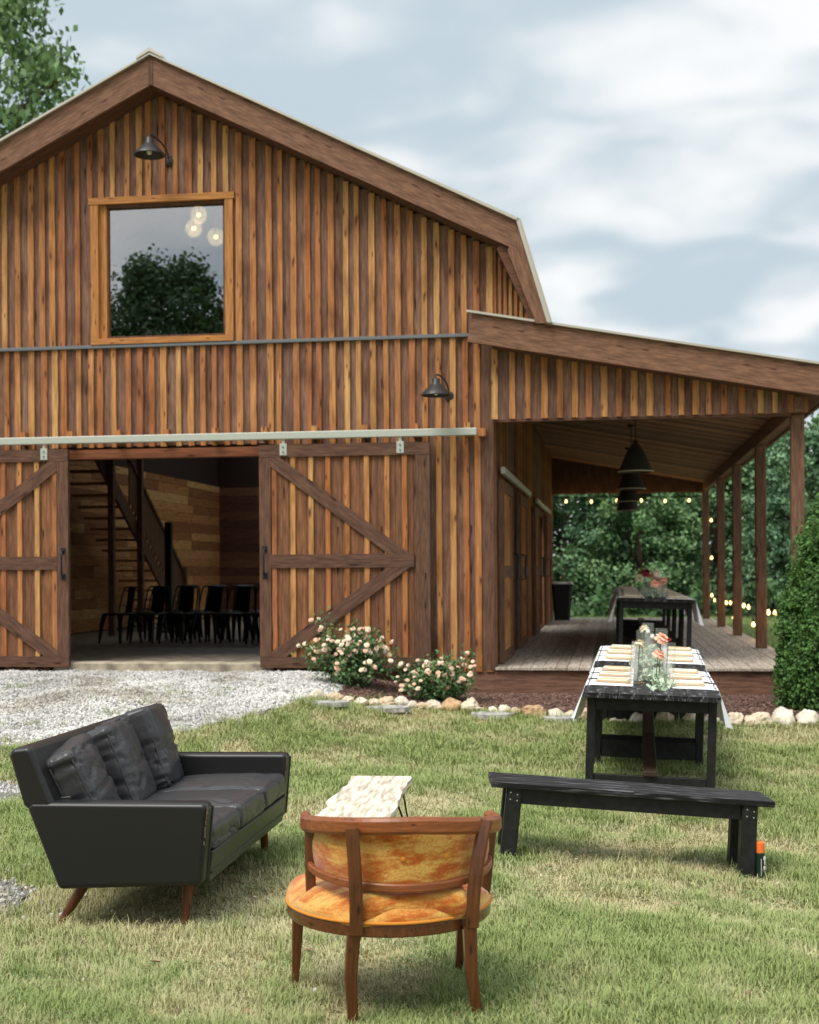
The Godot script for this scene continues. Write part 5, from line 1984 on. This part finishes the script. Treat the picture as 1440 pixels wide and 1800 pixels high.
	for q in [[A, 0.055, 0.12, 0.33, 0.056, "peach", "upper peach bloom in the middle of the lawn table"], [A, 0.035, 0.22, 0.21, 0.054, "peach", "lower peach bloom in the middle of the lawn table"], [A, -0.105, 0.05, 0.28, 0.045, "cream", "cream bloom in the left vase on the lawn table"], [B, -0.07, 0.45, 0.3, 0.045, "cream", "cream bloom on the farther lawn table"], [A, 0.12, -0.32, 0.3, 0.03, "red", "small dusky bloom in the right vase on the lawn table"]]:
		var m: Material = M.peach if q[5] == "peach" else (M.cream_flower if q[5] == "cream" else M.red_flower)
		var f := stem_of_flower("cut_flower", q[6], Vector3.ZERO, q[3], m, q[4], int(q[3] * 100), Vector3(0.01, 0, 0.01))
		put_on(f, q[0], Vector3(q[1], top, q[2]))
	garland("pale green eucalyptus garland down the middle of the nearer lawn table", A.transform * Transform3D(Basis.IDENTITY, Vector3(0.05, top, 0.1)), 1.5, 330, 5)
	garland("pale green eucalyptus garland down the middle of the farther lawn table", B.transform * Transform3D(Basis.IDENTITY, Vector3(0.0, top, 0.0)), 1.9, 260, 6)
	for i in 2:
		garland("pale green eucalyptus garland on the %s porch deck table" % ["nearest", "second"][i], deck[i].transform * Transform3D(Basis.IDENTITY, Vector3(0.0, top, 0.05)), 1.9, 300, 8 + i)
	for q in [[0, -0.13, 0.55, 0.30, 0.075, "red", "dark red bloom left of centre on the nearest porch deck table"], [0, 0.09, 0.7, 0.20, 0.07, "peach", "large peach bloom right of centre on the nearest porch deck table"], [0, -0.02, 0.85, 0.17, 0.06, "peach", "small peach bloom at the near end of the nearest porch deck table"], [0, 0.02, 0.5, 0.30, 0.06, "cream", "tall cream bloom in the middle of the nearest porch deck table"], [0, -0.2, 0.35, 0.23, 0.06, "cream", "low cream bloom at the left of the nearest porch deck table"], [1, 0.05, 0.4, 0.25, 0.07, "peach", "peach bloom on the second porch deck table"]]:
		var m: Material = M.peach if q[5] == "peach" else (M.cream_flower if q[5] == "cream" else M.red_flower)
		var f := stem_of_flower("cut_flower", q[6], Vector3.ZERO, q[3], m, q[4], int(q[3] * 100) + 3)
		put_on(f, deck[q[0]], Vector3(q[1], top, q[2]))
	for q in [[0, 0.02, 0.5, "middle"], [0, -0.13, 0.55, "left"], [0, 0.09, 0.7, "right"]]:
		var o := dup(v, "clear cylinder vase with flowers on the nearest porch deck table, " + q[3], Vector3.ZERO)
		put_on(o, deck[0], Vector3(q[1], top, q[2]))

# ---------------------------------------------------------------- leaves and plants
func leaf_into(v: PackedVector3Array, nr: PackedVector3Array, cl: PackedColorArray, ix: PackedInt32Array, c: Vector3, g: RandomNumberGenerator, size: float, outward: Vector3, col: Color) -> void:
	var d := Vector3(g.randfn(), g.randfn(), g.randfn()).normalized()
	var n := (d + outward * 0.9).normalized()
	var t := n.cross(Vector3(g.randfn(), g.randfn() * 0.5 - 0.6, g.randfn())).normalized()
	var b := n.cross(t)
	var s := size * g.randf_range(0.7, 1.3)
	var w := s * 0.62
	var k := v.size()
	v.append(c - t * s)
	v.append(c + b * w + n * s * 0.12)
	v.append(c + t * s)
	v.append(c - b * w + n * s * 0.12)
	for q in 4:
		nr.append(n)
		cl.append(col)
	ix.append_array(PackedInt32Array([k, k + 1, k + 2, k, k + 2, k + 3]))

func leaf_mesh(v: PackedVector3Array, nr: PackedVector3Array, cl: PackedColorArray, ix: PackedInt32Array) -> ArrayMesh:
	var a := []
	a.resize(Mesh.ARRAY_MAX)
	a[Mesh.ARRAY_VERTEX] = v
	a[Mesh.ARRAY_NORMAL] = nr
	a[Mesh.ARRAY_COLOR] = cl
	a[Mesh.ARRAY_INDEX] = ix
	var m := ArrayMesh.new()
	m.add_surface_from_arrays(Mesh.PRIMITIVE_TRIANGLES, a)
	return m

# crown: clumps of leaves spread through an uneven outline; unit tree, height 10, base at the ground
func crown_mesh(sd: int, clumps: int, per: int, leaf: float, low: float, wide: float, ca: Color, cb: Color) -> ArrayMesh:
	var g := RandomNumberGenerator.new()
	g.seed = sd
	var v := PackedVector3Array()
	var nr := PackedVector3Array()
	var cl := PackedColorArray()
	var ix := PackedInt32Array()
	for i in clumps:
		var y := g.randf_range(low, 10.0)
		var t := (y - low) / (10.0 - low)
		var rad := wide * (0.35 + 0.65 * pow(sin(PI * clampf(0.18 + t * 0.80, 0, 1)), 0.7)) * g.randf_range(0.82, 1.12)
		if t > 0.9: rad *= 0.75
		var a := g.randf() * TAU
		var rr := rad * sqrt(g.randf_range(0.25, 1.0))
		var c := Vector3(cos(a) * rr, y - 0.4, sin(a) * rr)
		var cr := g.randf_range(0.55, 1.05) * (1.0 - 0.35 * t)
		var tone := g.randf()
		var base := ca.lerp(cb, tone)
		for k in per:
			var d := Vector3(g.randfn(), g.randfn() * 0.65, g.randfn())
			d = d.normalized() * pow(g.randf(), 0.45)
			var p := c + d * cr
			var u := g.randf_range(0.75, 1.25)
			leaf_into(v, nr, cl, ix, p, g, leaf, (d + Vector3(0, 0.5, 0)).normalized(), Color(base.r * u, base.g * u, base.b * u))
	return leaf_mesh(v, nr, cl, ix)

func trunk_mesh(sd: int, h: float, r: float) -> Mesh:
	var g := RandomNumberGenerator.new()
	g.seed = sd
	var st := start()
	var pts := []
	var rad := []
	for i in 9:
		var t := i / 8.0
		pts.append(Vector3(g.randf_range(-0.12, 0.12) * t, h * t - 0.2, g.randf_range(-0.12, 0.12) * t))
		rad.append(r * (1.25 if i == 0 else 1.0) * (1 - 0.85 * t))
	tube(st, pts, rad, 10)
	for i in 7:
		var p: Vector3 = pts[2 + i % 6]
		var a := g.randf() * TAU
		var l := g.randf_range(1.0, 2.2)
		var e := p + Vector3(cos(a) * l, l * 0.75, sin(a) * l)
		tube(st, [p, p.lerp(e, 0.5) + Vector3(0, -0.1, 0), e], [r * 0.35, r * 0.22, r * 0.06], 7)
	return smooth(st)

func trees() -> void:
	var crowns := []
	for k in 4:
		crowns.append(crown_mesh(200 + k, 170, 120, 0.105, 0.35 + 0.3 * (k % 2), 2.5 + 0.25 * k, [Color(0.094, 0.188, 0.100), Color(0.106, 0.213, 0.100), Color(0.088, 0.175, 0.103), Color(0.119, 0.225, 0.094)][k], [Color(0.188, 0.312, 0.150), Color(0.225, 0.362, 0.156), Color(0.163, 0.281, 0.150), Color(0.244, 0.375, 0.156)][k]))
	var trunks := [trunk_mesh(1, 8.5, 0.2), trunk_mesh(2, 8.8, 0.24)]
	var n := 0
	var place := func(x: float, z: float, s: float, wide: float, kind: int, label: String, group: String) -> Node3D:
		var t := thing("broadleaf_tree", label, "tree", Vector3(x, gh(x, z) - 0.1 if z > -30 else -0.4, z), rng.randf() * TAU, group)
		part(t, "trunk", trunks[kind % 2], M.bark, Transform3D(Basis.from_scale(Vector3(s, s, s)), Vector3.ZERO))
		part(t, "crown", crowns[kind], M.leaf, Transform3D(Basis.from_scale(Vector3(s * wide, s, s * wide)), Vector3.ZERO))
		return t
	# woodland behind the porch
	var tones := ["deep green", "bright green", "dark bluish green", "light yellowish green"]
	var x := -7.0
	var i := 0
	while x < 17.5:
		var kind := rng.randi() % 4
		place.call(x, -44.0 + rng.randf_range(-2, 2.0), rng.randf_range(0.62, 0.76), rng.randf_range(1.0, 1.25), kind, "%s tree in the front woodland row behind the porch, %s from left" % [tones[kind], ordinal(i)], "woodland trees behind the porch")
		x += rng.randf_range(2.2, 3.0)
		i += 1
	x = -8.0
	i = 0
	while x < 20.0:
		var kind := rng.randi() % 4
		var tall := rng.randf_range(0.78, 0.88) if x < 7.0 else rng.randf_range(0.84, 0.92)
		place.call(x, -50.0 + rng.randf_range(-2, 2.0), tall, rng.randf_range(1.0, 1.2), kind, "%s tree in the back woodland row behind the porch, %s from left" % [tones[kind], ordinal(i)], "woodland trees behind the porch")
		x += rng.randf_range(2.6, 3.6)
		i += 1
	# tall trees at the left behind the barn
	crowns.append(crown_mesh(240, 360, 60, 0.075, 1.6, 2.3, Color(0.12, 0.21, 0.085), Color(0.23, 0.33, 0.15)))
	crowns.append(crown_mesh(260, 420, 90, 0.075, 1.2, 2.6, Color(0.045, 0.09, 0.04), Color(0.075, 0.14, 0.06)))
	place.call(-18.6, -39.0, 2.15, 0.75, 4, "tall light green tree rising behind the barn roof at the left edge", "")
	place.call(-23.5, -42.0, 1.9, 0.9, 4, "tall yellowish tree farther left behind the barn roof", "")
	# trees beyond the viewer, mirrored in the gable window
	for q in [[-15.0, 13.0, 1.27, 0.95, 5, "round dark tree mirrored in the gable window, its middle"], [-11.8, 15.0, 1.28, 0.9, 5, "dark tree mirrored at the right edge of the gable window"], [-19.5, 15.5, 1.08, 1.0, 5, "dark tree mirrored at the left edge of the gable window"], [-8.0, 17.0, 1.2, 1.0, 1, "tree on the far side of the lawn behind the viewer, on the right"], [-24.5, 17.0, 1.1, 1.0, 0, "tree on the far side of the lawn behind the viewer, on the left"], [-4.0, 20.0, 1.1, 1.0, 3, "tree on the far side of the lawn behind the viewer, rightmost"]]:
		place.call(q[0], q[1], q[2], q[3], q[4], q[5], "trees across the lawn behind the viewer")
	# low woodland edge
	var g := RandomNumberGenerator.new()
	g.seed = 77
	var v := PackedVector3Array()
	var nr := PackedVector3Array()
	var cl := PackedColorArray()
	var ix := PackedInt32Array()
	for k in 9000:
		var bx := g.randf_range(-8, 16)
		var hump := 1.2 + 0.9 * noise_a.get_noise_1d(bx * 60) + 0.5 * noise_b.get_noise_1d(bx * 200)
		var p := Vector3(bx, -0.4 + hump * sqrt(g.randf()) * 1.1, -40.5 + g.randfn(0, 0.7))
		var u := g.randf_range(0.6, 1.3)
		leaf_into(v, nr, cl, ix, p, g, 0.13, Vector3(0, 0.7, 0.7), Color(0.06 * u, 0.125 * u, 0.045 * u))
	var ug := part(self, "undergrowth", leaf_mesh(v, nr, cl, ix), M.leaf)
	tag(ug, "dark leafy undergrowth along the foot of the woodland", "undergrowth", "", "stuff")

func ordinal(i: int) -> String:
	return ["first", "second", "third", "fourth", "fifth", "sixth", "seventh", "eighth", "ninth", "tenth", "eleventh", "twelfth", "thirteenth", "fourteenth"][mini(i, 13)]

func rock_mesh(sd: int) -> Mesh:
	var n := FastNoiseLite.new()
	n.seed = sd
	n.frequency = 0.9
	var nn := FastNoiseLite.new()
	nn.seed = sd + 50
	nn.frequency = 2.6
	var s := SphereMesh.new()
	s.radial_segments = 14
	s.rings = 9
	s.radius = 0.5
	s.height = 1.0
	var a := s.get_mesh_arrays()
	var st := start()
	st.set_smooth_group(-1 if sd % 3 != 1 else 0)
	var vv: PackedVector3Array = a[Mesh.ARRAY_VERTEX]
	for i in a[Mesh.ARRAY_INDEX]:
		var p := vv[i].snapped(Vector3.ONE * 0.0005)
		var d := p.normalized()
		var k := 1.0 + 0.55 * n.get_noise_3dv(d) + 0.2 * nn.get_noise_3dv(d)
		var q := p * k
		# flattened facets
		for f in 5:
			var fn := Vector3(sin(sd * 1.7 + f * 2.1), 0.6 * cos(sd + f * 1.3) + 0.2, cos(sd * 0.9 + f * 1.9)).normalized()
			var e := q.dot(fn) - 0.40
			if e > 0: q -= fn * e * 0.9
		st.add_vertex(q)
	st.index()
	st.generate_normals()
	return st.commit()

func garden() -> void:
	var rocks := []
	for k in 7: rocks.append(rock_mesh(k + 1))
	var spots := [[-3.13, -14.27, 0.15], [-2.95, -14.31, 0.19], [-2.80, -14.28, 0.15], [-2.66, -14.31, 0.15], [-2.54, -14.41, 0.13], [-2.42, -14.49, 0.17], [-2.28, -14.6, 0.15], [-2.16, -14.64, 0.13], [-2.05, -14.66, 0.12], [-1.92, -14.66, 0.17], [-1.74, -14.67, 0.22], [-1.52, -14.62, 0.22], [-1.37, -14.61, 0.10], [-1.27, -14.54, 0.11], [-1.14, -14.49, 0.15], [-1.02, -14.43, 0.12], [-0.82, -14.35, 0.26], [-0.59, -14.3, 0.17], [-0.44, -14.3, 0.13], [-0.20, -14.17, 0.19], [0.02, -13.95, 0.2], [0.24, -13.92, 0.2], [0.5, -13.9, 0.22], [0.75, -13.9, 0.2], [0.97, -13.9, 0.19], [1.18, -13.88, 0.22], [1.41, -13.87, 0.24], [1.66, -13.90, 0.25], [1.90, -13.91, 0.25], [2.14, -13.88, 0.2], [2.4, -13.9, 0.24], [2.68, -13.88, 0.2]]
	var hues := ["cream", "tan", "pale", "rusty tan"]
	for i in spots.size():
		var q: Array = spots[i]
		var k: int = [2, 1, 0, 2, 0, 1, 2][i % 7]
		if i in [10, 16]: k = 3
		if i in [25, 26]: k = 0
		var h := 0.62 + rng.randf_range(-0.1, 0.18)
		var lab := "%s edging rock of the mulch bed, %s from the left end" % [hues[k], ordinal(i)] if i < 14 else "%s edging rock of the mulch bed, %s from the right end" % [hues[k], ["last", "second", "third", "fourth", "fifth", "sixth", "seventh", "eighth", "ninth", "tenth", "eleventh", "twelfth", "thirteenth", "fourteenth", "fifteenth", "sixteenth", "seventeenth", "eighteenth"][31 - i]]
		var o := part(self, "edging_rock", rocks[i % 7], M.stones[k], Transform3D(Basis(Vector3.UP, rng.randf() * TAU) * Basis.from_scale(Vector3(q[2] * 1.25, q[2] * h * (1.2 if i < 22 else 1.45), q[2] * 1.0)), on_ground(q[0], q[1], q[2] * h * 0.3)))
		tag(o, lab, "rock", "rocks edging the mulch bed")
	var fl := [[-2.96, -14.02, 0.46, "left of the first rose bush"], [-2.34, -14.2, 0.46, "in front of the rose bushes"], [-1.27, -14.22, 0.48, "right of the rose bushes"], [-0.50, -14.02, 0.42, "nearest the lawn table"]]
	for q in fl:
		var poly := []
		var n := 7
		for k in n:
			var a := TAU * k / n + rng.randf_range(-0.2, 0.2)
			poly.append(Vector2(cos(a) * q[2] * 0.5 * rng.randf_range(0.85, 1.1), sin(a) * q[2] * 0.36 * rng.randf_range(0.85, 1.1)))
		var hull := Geometry2D.convex_hull(PackedVector2Array(poly))
		var pl := []
		for p in hull: pl.append(p)
		pl.pop_back()
		if Geometry2D.is_polygon_clockwise(PackedVector2Array(pl)): pl.reverse()
		var st := start()
		bevel_prism(st, pl, -0.03, 0.025, 0.006, 0.01, 2, 2)
		var o := part(self, "flagstone", st.commit(), M.flag, Transform3D(FLAT, on_ground(q[0], q[1], 0.03)))
		tag(o, "flat grey flagstone by the edging rocks, " + q[3], "flagstone", "flagstones along the mulch bed")
	# rose bushes
	for q in [[-2.93, -15.1, 0.47, 0.72, 31, "larger pink rose bush beside the right sliding door"], [-1.9, -15.05, 0.45, 0.52, 32, "smaller pink rose bush at the barn corner"]]:
		rose_bush(q)
	# evergreen
	evergreen()

func rose_bush(q: Array) -> void:
	var g := RandomNumberGenerator.new()
	g.seed = q[4]
	var t := thing("rose_bush", q[5], "bush", on_ground(q[0], q[1]))
	var v := PackedVector3Array()
	var nr := PackedVector3Array()
	var cl := PackedColorArray()
	var ix := PackedInt32Array()
	var st := start()
	var tips := []
	for k in 34:
		var a := g.randf() * TAU
		var reach: float = q[2] * g.randf_range(0.15, 1.0)
		var top := Vector3(cos(a) * reach * 1.1, q[3] * g.randf_range(0.55, 1.0) * (1.15 - 0.5 * reach / q[2]), sin(a) * reach * 0.75)
		if k == 0: top = Vector3(0.36 if q[4] == 32 else -0.3, q[3] * 1.12, 0)
		tips.append(top)
		tube(st, [Vector3(cos(a) * 0.05, 0, sin(a) * 0.05), top * 0.55 + Vector3(0, 0.03, 0), top], [0.007, 0.005, 0.003], 5)
		for i in 130:
			var f := sqrt(g.randf_range(0.04, 1.0))
			var p := Vector3(top.x * f, top.y * f, top.z * f) + Vector3(g.randfn(), g.randfn(), g.randfn()) * 0.06
			p.y = maxf(p.y, 0.02)
			var u := g.randf_range(0.6, 1.35)
			leaf_into(v, nr, cl, ix, p, g, 0.024, Vector3(p.x, p.y * 0.6 + 0.1, p.z).normalized(), Color(0.11 * u, 0.195 * u, 0.075 * u))
	part(t, "stems", smooth(st), M.bark)
	tag(part(t, "foliage", leaf_mesh(v, nr, cl, ix), M.leaf), "", "", "", "stuff")
	var bl := [bloom_mesh(0.032, 3), bloom_mesh(0.026, 4), bloom_mesh(0.022, 6)]
	var mats := [M.rose_a, M.rose_b, M.rose_c]
	for k in 150:
		var top: Vector3 = tips[g.randi() % tips.size()]
		var p: Vector3 = top * g.randf_range(0.78, 1.06) + Vector3(g.randfn(), g.randfn() * 0.7, g.randfn()) * 0.07
		p.y = maxf(p.y, 0.1)
		part(t, "blossom", bl[g.randi() % 3], mats[g.randi() % 3], Transform3D(Basis.from_euler(Vector3(g.randf_range(0.2, 1.1), g.randf_range(-0.9, 0.9), g.randf_range(-0.4, 0.4))), p + Vector3(0, 0, 0.03)))

func evergreen() -> void:
	var g := RandomNumberGenerator.new()
	g.seed = 91
	var t := thing("evergreen_shrub", "dense dark green conical evergreen shrub at the right corner of the porch", "shrub", on_ground(2.2, -14.9))
	var v := PackedVector3Array()
	var nr := PackedVector3Array()
	var cl := PackedColorArray()
	var ix := PackedInt32Array()
	var H := 2.32
	for k in 1500:
		var y := H * (1 - sqrt(g.randf())) * 0.97 + 0.06
		var tt := y / H
		var prof := 0.51 * pow(1 - tt, 0.62) * (0.72 + 0.28 * ss(0.0, 0.22, tt)) + 0.02
		var a := g.randf() * TAU
		var bump := 1.0 + 0.26 * noise_a.get_noise_3d(cos(a) * 110, y * 140, sin(a) * 110) + g.randf_range(-0.10, 0.08)
		var c := Vector3(cos(a) * prof * bump, y, sin(a) * prof * bump)
		var out := Vector3(cos(a), 0.35, sin(a)).normalized()
		var tone := g.randf_range(0.75, 1.3)
		for i in 26:
			var p := c + out * g.randf_range(-0.12, 0.05) + Vector3(g.randfn(), g.randfn() * 1.3, g.randfn()) * 0.028
			var u := tone * g.randf_range(0.75, 1.25)
			leaf_into(v, nr, cl, ix, p, g, 0.021, out, Color(0.075 * u, 0.16 * u, 0.04 * u))
	tag(part(t, "foliage", leaf_mesh(v, nr, cl, ix), M.leaf), "", "", "", "stuff")
	var st := start()
	tube(st, [Vector3(0, -0.1, 0), Vector3(0, 1.0, 0), Vector3(0, 2.2, 0)], [0.06, 0.04, 0.01], 8)
	part(t, "trunk", smooth(st), M.bark)

# ---------------------------------------------------------------- grass
func tuft(sd: int, blades: int, h: float, spread: float, flat: float) -> ArrayMesh:
	var g := RandomNumberGenerator.new()
	g.seed = sd
	var v := PackedVector3Array()
	var nr := PackedVector3Array()
	var cl := PackedColorArray()
	var ix := PackedInt32Array()
	for b in blades:
		var a := g.randf() * TAU
		var p := Vector3(g.randfn() * spread, 0, g.randfn() * spread)
		var dir := Vector3(cos(a), 0, sin(a))
		var side := Vector3(-sin(a), 0, cos(a)) * g.randf_range(0.0011, 0.0021)
		var hh := h * g.randf_range(0.5, 1.25)
		var bend := g.randf_range(0.15, 0.8) + flat
		var m := p + Vector3(0, hh * 0.6, 0) + dir * hh * bend * 0.3
		var e := p + Vector3(0, hh * (1.0 - 0.3 * bend), 0) + dir * hh * bend
		var k := v.size()
		for q in [p - side, p + side, m - side * 0.8, m + side * 0.8, e]: v.append(q)
		var n := (side.cross(e - p)).normalized()
		if n.y < 0: n = -n
		n = (n + Vector3.UP * 0.6).normalized()
		var c := g.randf_range(0.75, 1.2)
		for q in 5:
			nr.append(n)
			cl.append(Color(c, c, c))
		var up := side.cross(e - p).y > 0
		ix.append_array(PackedInt32Array([k, k + 2, k + 1, k + 1, k + 2, k + 3, k + 2, k + 4, k + 3] if up else [k, k + 1, k + 2, k + 1, k + 3, k + 2, k + 2, k + 3, k + 4]))
	return leaf_mesh(v, nr, cl, ix)

func vegetation() -> void:
	var patch := fbm(0.55, 4, 301)
	var dry := fbm(1.6, 4, 302)
	var kinds := [[tuft(1, 18, 0.044, 0.028, 0.1), 60000, "lawn_grass", "short patchy green and straw coloured lawn grass", 0], [tuft(2, 14, 0.024, 0.036, 0.9), 36000, "dry_grass", "flattened dry straw coloured grass lying between the green blades", 1], [tuft(3, 22, 0.075, 0.03, 0.3), 5200, "tall_grass_tufts", "longer green grass tufts scattered over the lawn and gravel edge", 2]]
	for kd in kinds:
		var mm := MultiMesh.new()
		mm.transform_format = MultiMesh.TRANSFORM_3D
		mm.use_colors = true
		mm.mesh = kd[0]
		var xf := []
		var cols := []
		var tries := 0
		while xf.size() < kd[1] and tries < kd[1] * 8:
			tries += 1
			var z := -lerpf(3.9, 14.6, pow(rng.randf(), 1.25))
			var x := rng.randf_range(z * 0.53 - 1.0, -z * 0.2 + 1.2)
			if in_bed(x, z): continue
			var gv := gravel_at(x, z)
			if gv > 0.0:
				if rng.randf() > 0.012: continue
			elif gv > -0.35 and rng.randf() < 0.55 and kd[4] < 2: continue
			elif kd[4] == 2 and rng.randf() > (0.9 if gv > -0.5 else 0.5): continue
			# bare strip before the rocks
			if z < -13.6 and x > -3.1 and x < -0.2 and rng.randf() < 0.75: continue
			var p := patch.get_noise_2d(x, z)
			var d := dry.get_noise_2d(x, z)
			var bare := Vector2(x + 0.1, (z + 8.25) * 1.6).length()
			var worn := 0.5 * exp(-bare * bare * 2.2) + 0.45 * exp(-Vector2((x + 2.2) * 0.9, (z + 5.6) * 1.0).length_squared() * 1.6) + 0.35 * exp(-Vector2((x + 1.9) * 0.8, (z + 9.6) * 0.8).length_squared()) + 0.6 * exp(-Vector2((x + 2.35) * 1.6, (z + 7.1) * 0.95).length_squared())
			var green := clampf(0.71 + p * 1.15 + d * 0.8 - worn, 0.0, 1.0)
			if kd[4] == 0 and rng.randf() > 0.16 + 1.0 * green: continue
			if kd[4] == 1 and (rng.randf() < green * 0.45 or (green < 0.2 and rng.randf() < 0.5)): continue
			if kd[4] == 2 and p < -0.05 and gv < -0.5 and d < 0.15: continue
			var far := clampf((-z - 5.0) / 9.0, 0, 1)
			var s := rng.randf_range(0.75, 1.25) * (1.0 + 0.35 * far)
			var basis := Basis(Vector3.UP, rng.randf() * TAU) * Basis.from_euler(Vector3(rng.randf_range(-0.2, 0.2), 0, rng.randf_range(-0.2, 0.2)))
			xf.append(Transform3D(basis.scaled_local(Vector3(s * (1 + 0.5 * far), s * (1.0 if kd[4] == 2 else 0.75 + 0.45 * green), s * (1 + 0.5 * far))), on_ground(x, z, -0.004 + 0.03 * noise_a.get_noise_2d(x * 150, z * 150))))
			var straw := Color(0.60, 0.54, 0.33).lerp(Color(0.49, 0.46, 0.26), rng.randf())
			var lush := Color(0.215, 0.295, 0.092).lerp(Color(0.35, 0.41, 0.16), rng.randf())
			var mixv := clampf(green * 1.15 - (0.75 if kd[4] == 1 else 0.0) + rng.randf_range(-0.3, 0.3) + (0.25 if kd[4] == 2 else 0.0), 0, 1)
			cols.append(straw.lerp(lush, mixv))
		scatter(kd[2], mm, xf, cols, M.grass, kd[3], "grass")
	# clover leaves and pale litter
	var ml := MultiMesh.new()
	ml.transform_format = MultiMesh.TRANSFORM_3D
	ml.use_colors = true
	var g := RandomNumberGenerator.new()
	g.seed = 12
	var v := PackedVector3Array()
	var nr := PackedVector3Array()
	var cl := PackedColorArray()
	var ix := PackedInt32Array()
	for k in 9: leaf_into(v, nr, cl, ix, Vector3(g.randfn() * 0.022, g.randf_range(0.012, 0.035), g.randfn() * 0.022), g, 0.007, Vector3(0, 2, 0), Color(1, 1, 1))
	ml.mesh = leaf_mesh(v, nr, cl, ix)
	var xf := []
	var cols := []
	for k in 13000:
		var z := -lerpf(3.9, 13.5, pow(rng.randf(), 1.3))
		var x := rng.randf_range(z * 0.53 - 0.8, -z * 0.2 + 1.0)
		if in_bed(x, z) or gravel_at(x, z) > -0.2: continue
		if patch.get_noise_2d(x * 1.7 + 40, z * 1.7) < 0.02: continue
		xf.append(Transform3D(Basis(Vector3.UP, rng.randf() * TAU), on_ground(x, z)))
		var u := rng.randf_range(0.8, 1.2)
		cols.append(Color(0.13 * u, 0.2 * u, 0.07 * u))
	scatter("clover", ml, xf, cols, M.grass, "low clover leaves growing among the lawn grass", "clover")
	# dead leaves, twigs and clover heads lying in the grass
	var m3 := MultiMesh.new()
	m3.transform_format = MultiMesh.TRANSFORM_3D
	m3.use_colors = true
	var lf := start()
	grid_mesh(lf, [[Vector3(-0.012, 0.004, -0.03), Vector3(0, 0, -0.034), Vector3(0.012, 0.004, -0.03)], [Vector3(-0.02, 0.008, 0), Vector3(0, 0.001, 0), Vector3(0.019, 0.007, 0.002)], [Vector3(-0.006, 0.004, 0.03), Vector3(0, 0.003, 0.034), Vector3(0.006, 0.005, 0.03)]])
	m3.mesh = lf.commit()
	xf = []
	cols = []
	for k in 420:
		var z := -lerpf(4.2, 13.0, pow(rng.randf(), 1.2))
		var x := rng.randf_range(z * 0.53 - 0.8, -z * 0.2 + 1.0)
		if in_bed(x, z): continue
		var s := rng.randf_range(0.5, 1.1)
		var pale := rng.randf() < 0.3
		if pale: s *= 0.38
		xf.append(Transform3D(Basis.from_euler(Vector3(rng.randf_range(-0.4, 0.4), rng.randf() * TAU, rng.randf_range(-0.4, 0.4))).scaled_local(Vector3(s, s, s)), on_ground(x, z, 0.022)))
		var u := rng.randf_range(0.7, 1.3)
		cols.append(Color(0.7, 0.7, 0.64) if pale else Color(0.24 * u, 0.16 * u, 0.09 * u))
	scatter("fallen_leaves", m3, xf, cols, M.tint, "small dead leaves and pale petals scattered over the lawn", "leaves")
	# rough grass beyond the porch
	var m4 := MultiMesh.new()
	m4.transform_format = MultiMesh.TRANSFORM_3D
	m4.use_colors = true
	m4.mesh = tuft(4, 26, 0.16, 0.12, 0.3)
	xf = []
	cols = []
	for k in 16000:
		var x := rng.randf_range(2.4, 15.0)
		var z := -rng.randf_range(14.2, 41.0)
		if x < 4.7 and z > -16.4: continue
		if z < -33.4 and rng.randf() < 0.5: x = rng.randf_range(-4.0, 3.0)
		var s := rng.randf_range(0.8, 1.6)
		var y := gh(x, z) if x < 8 and z > -16.4 else gh(x, z) - 0.03
		xf.append(Transform3D(Basis(Vector3.UP, rng.randf() * TAU).scaled_local(Vector3(s * 1.4, s, s * 1.4)), Vector3(x, y, z)))
		cols.append(Color(0.15, 0.23, 0.07).lerp(Color(0.26, 0.31, 0.12), rng.randf()))
	scatter("meadow_grass", m4, xf, cols, M.grass, "rough green grass between the porch and the woodland", "grass")
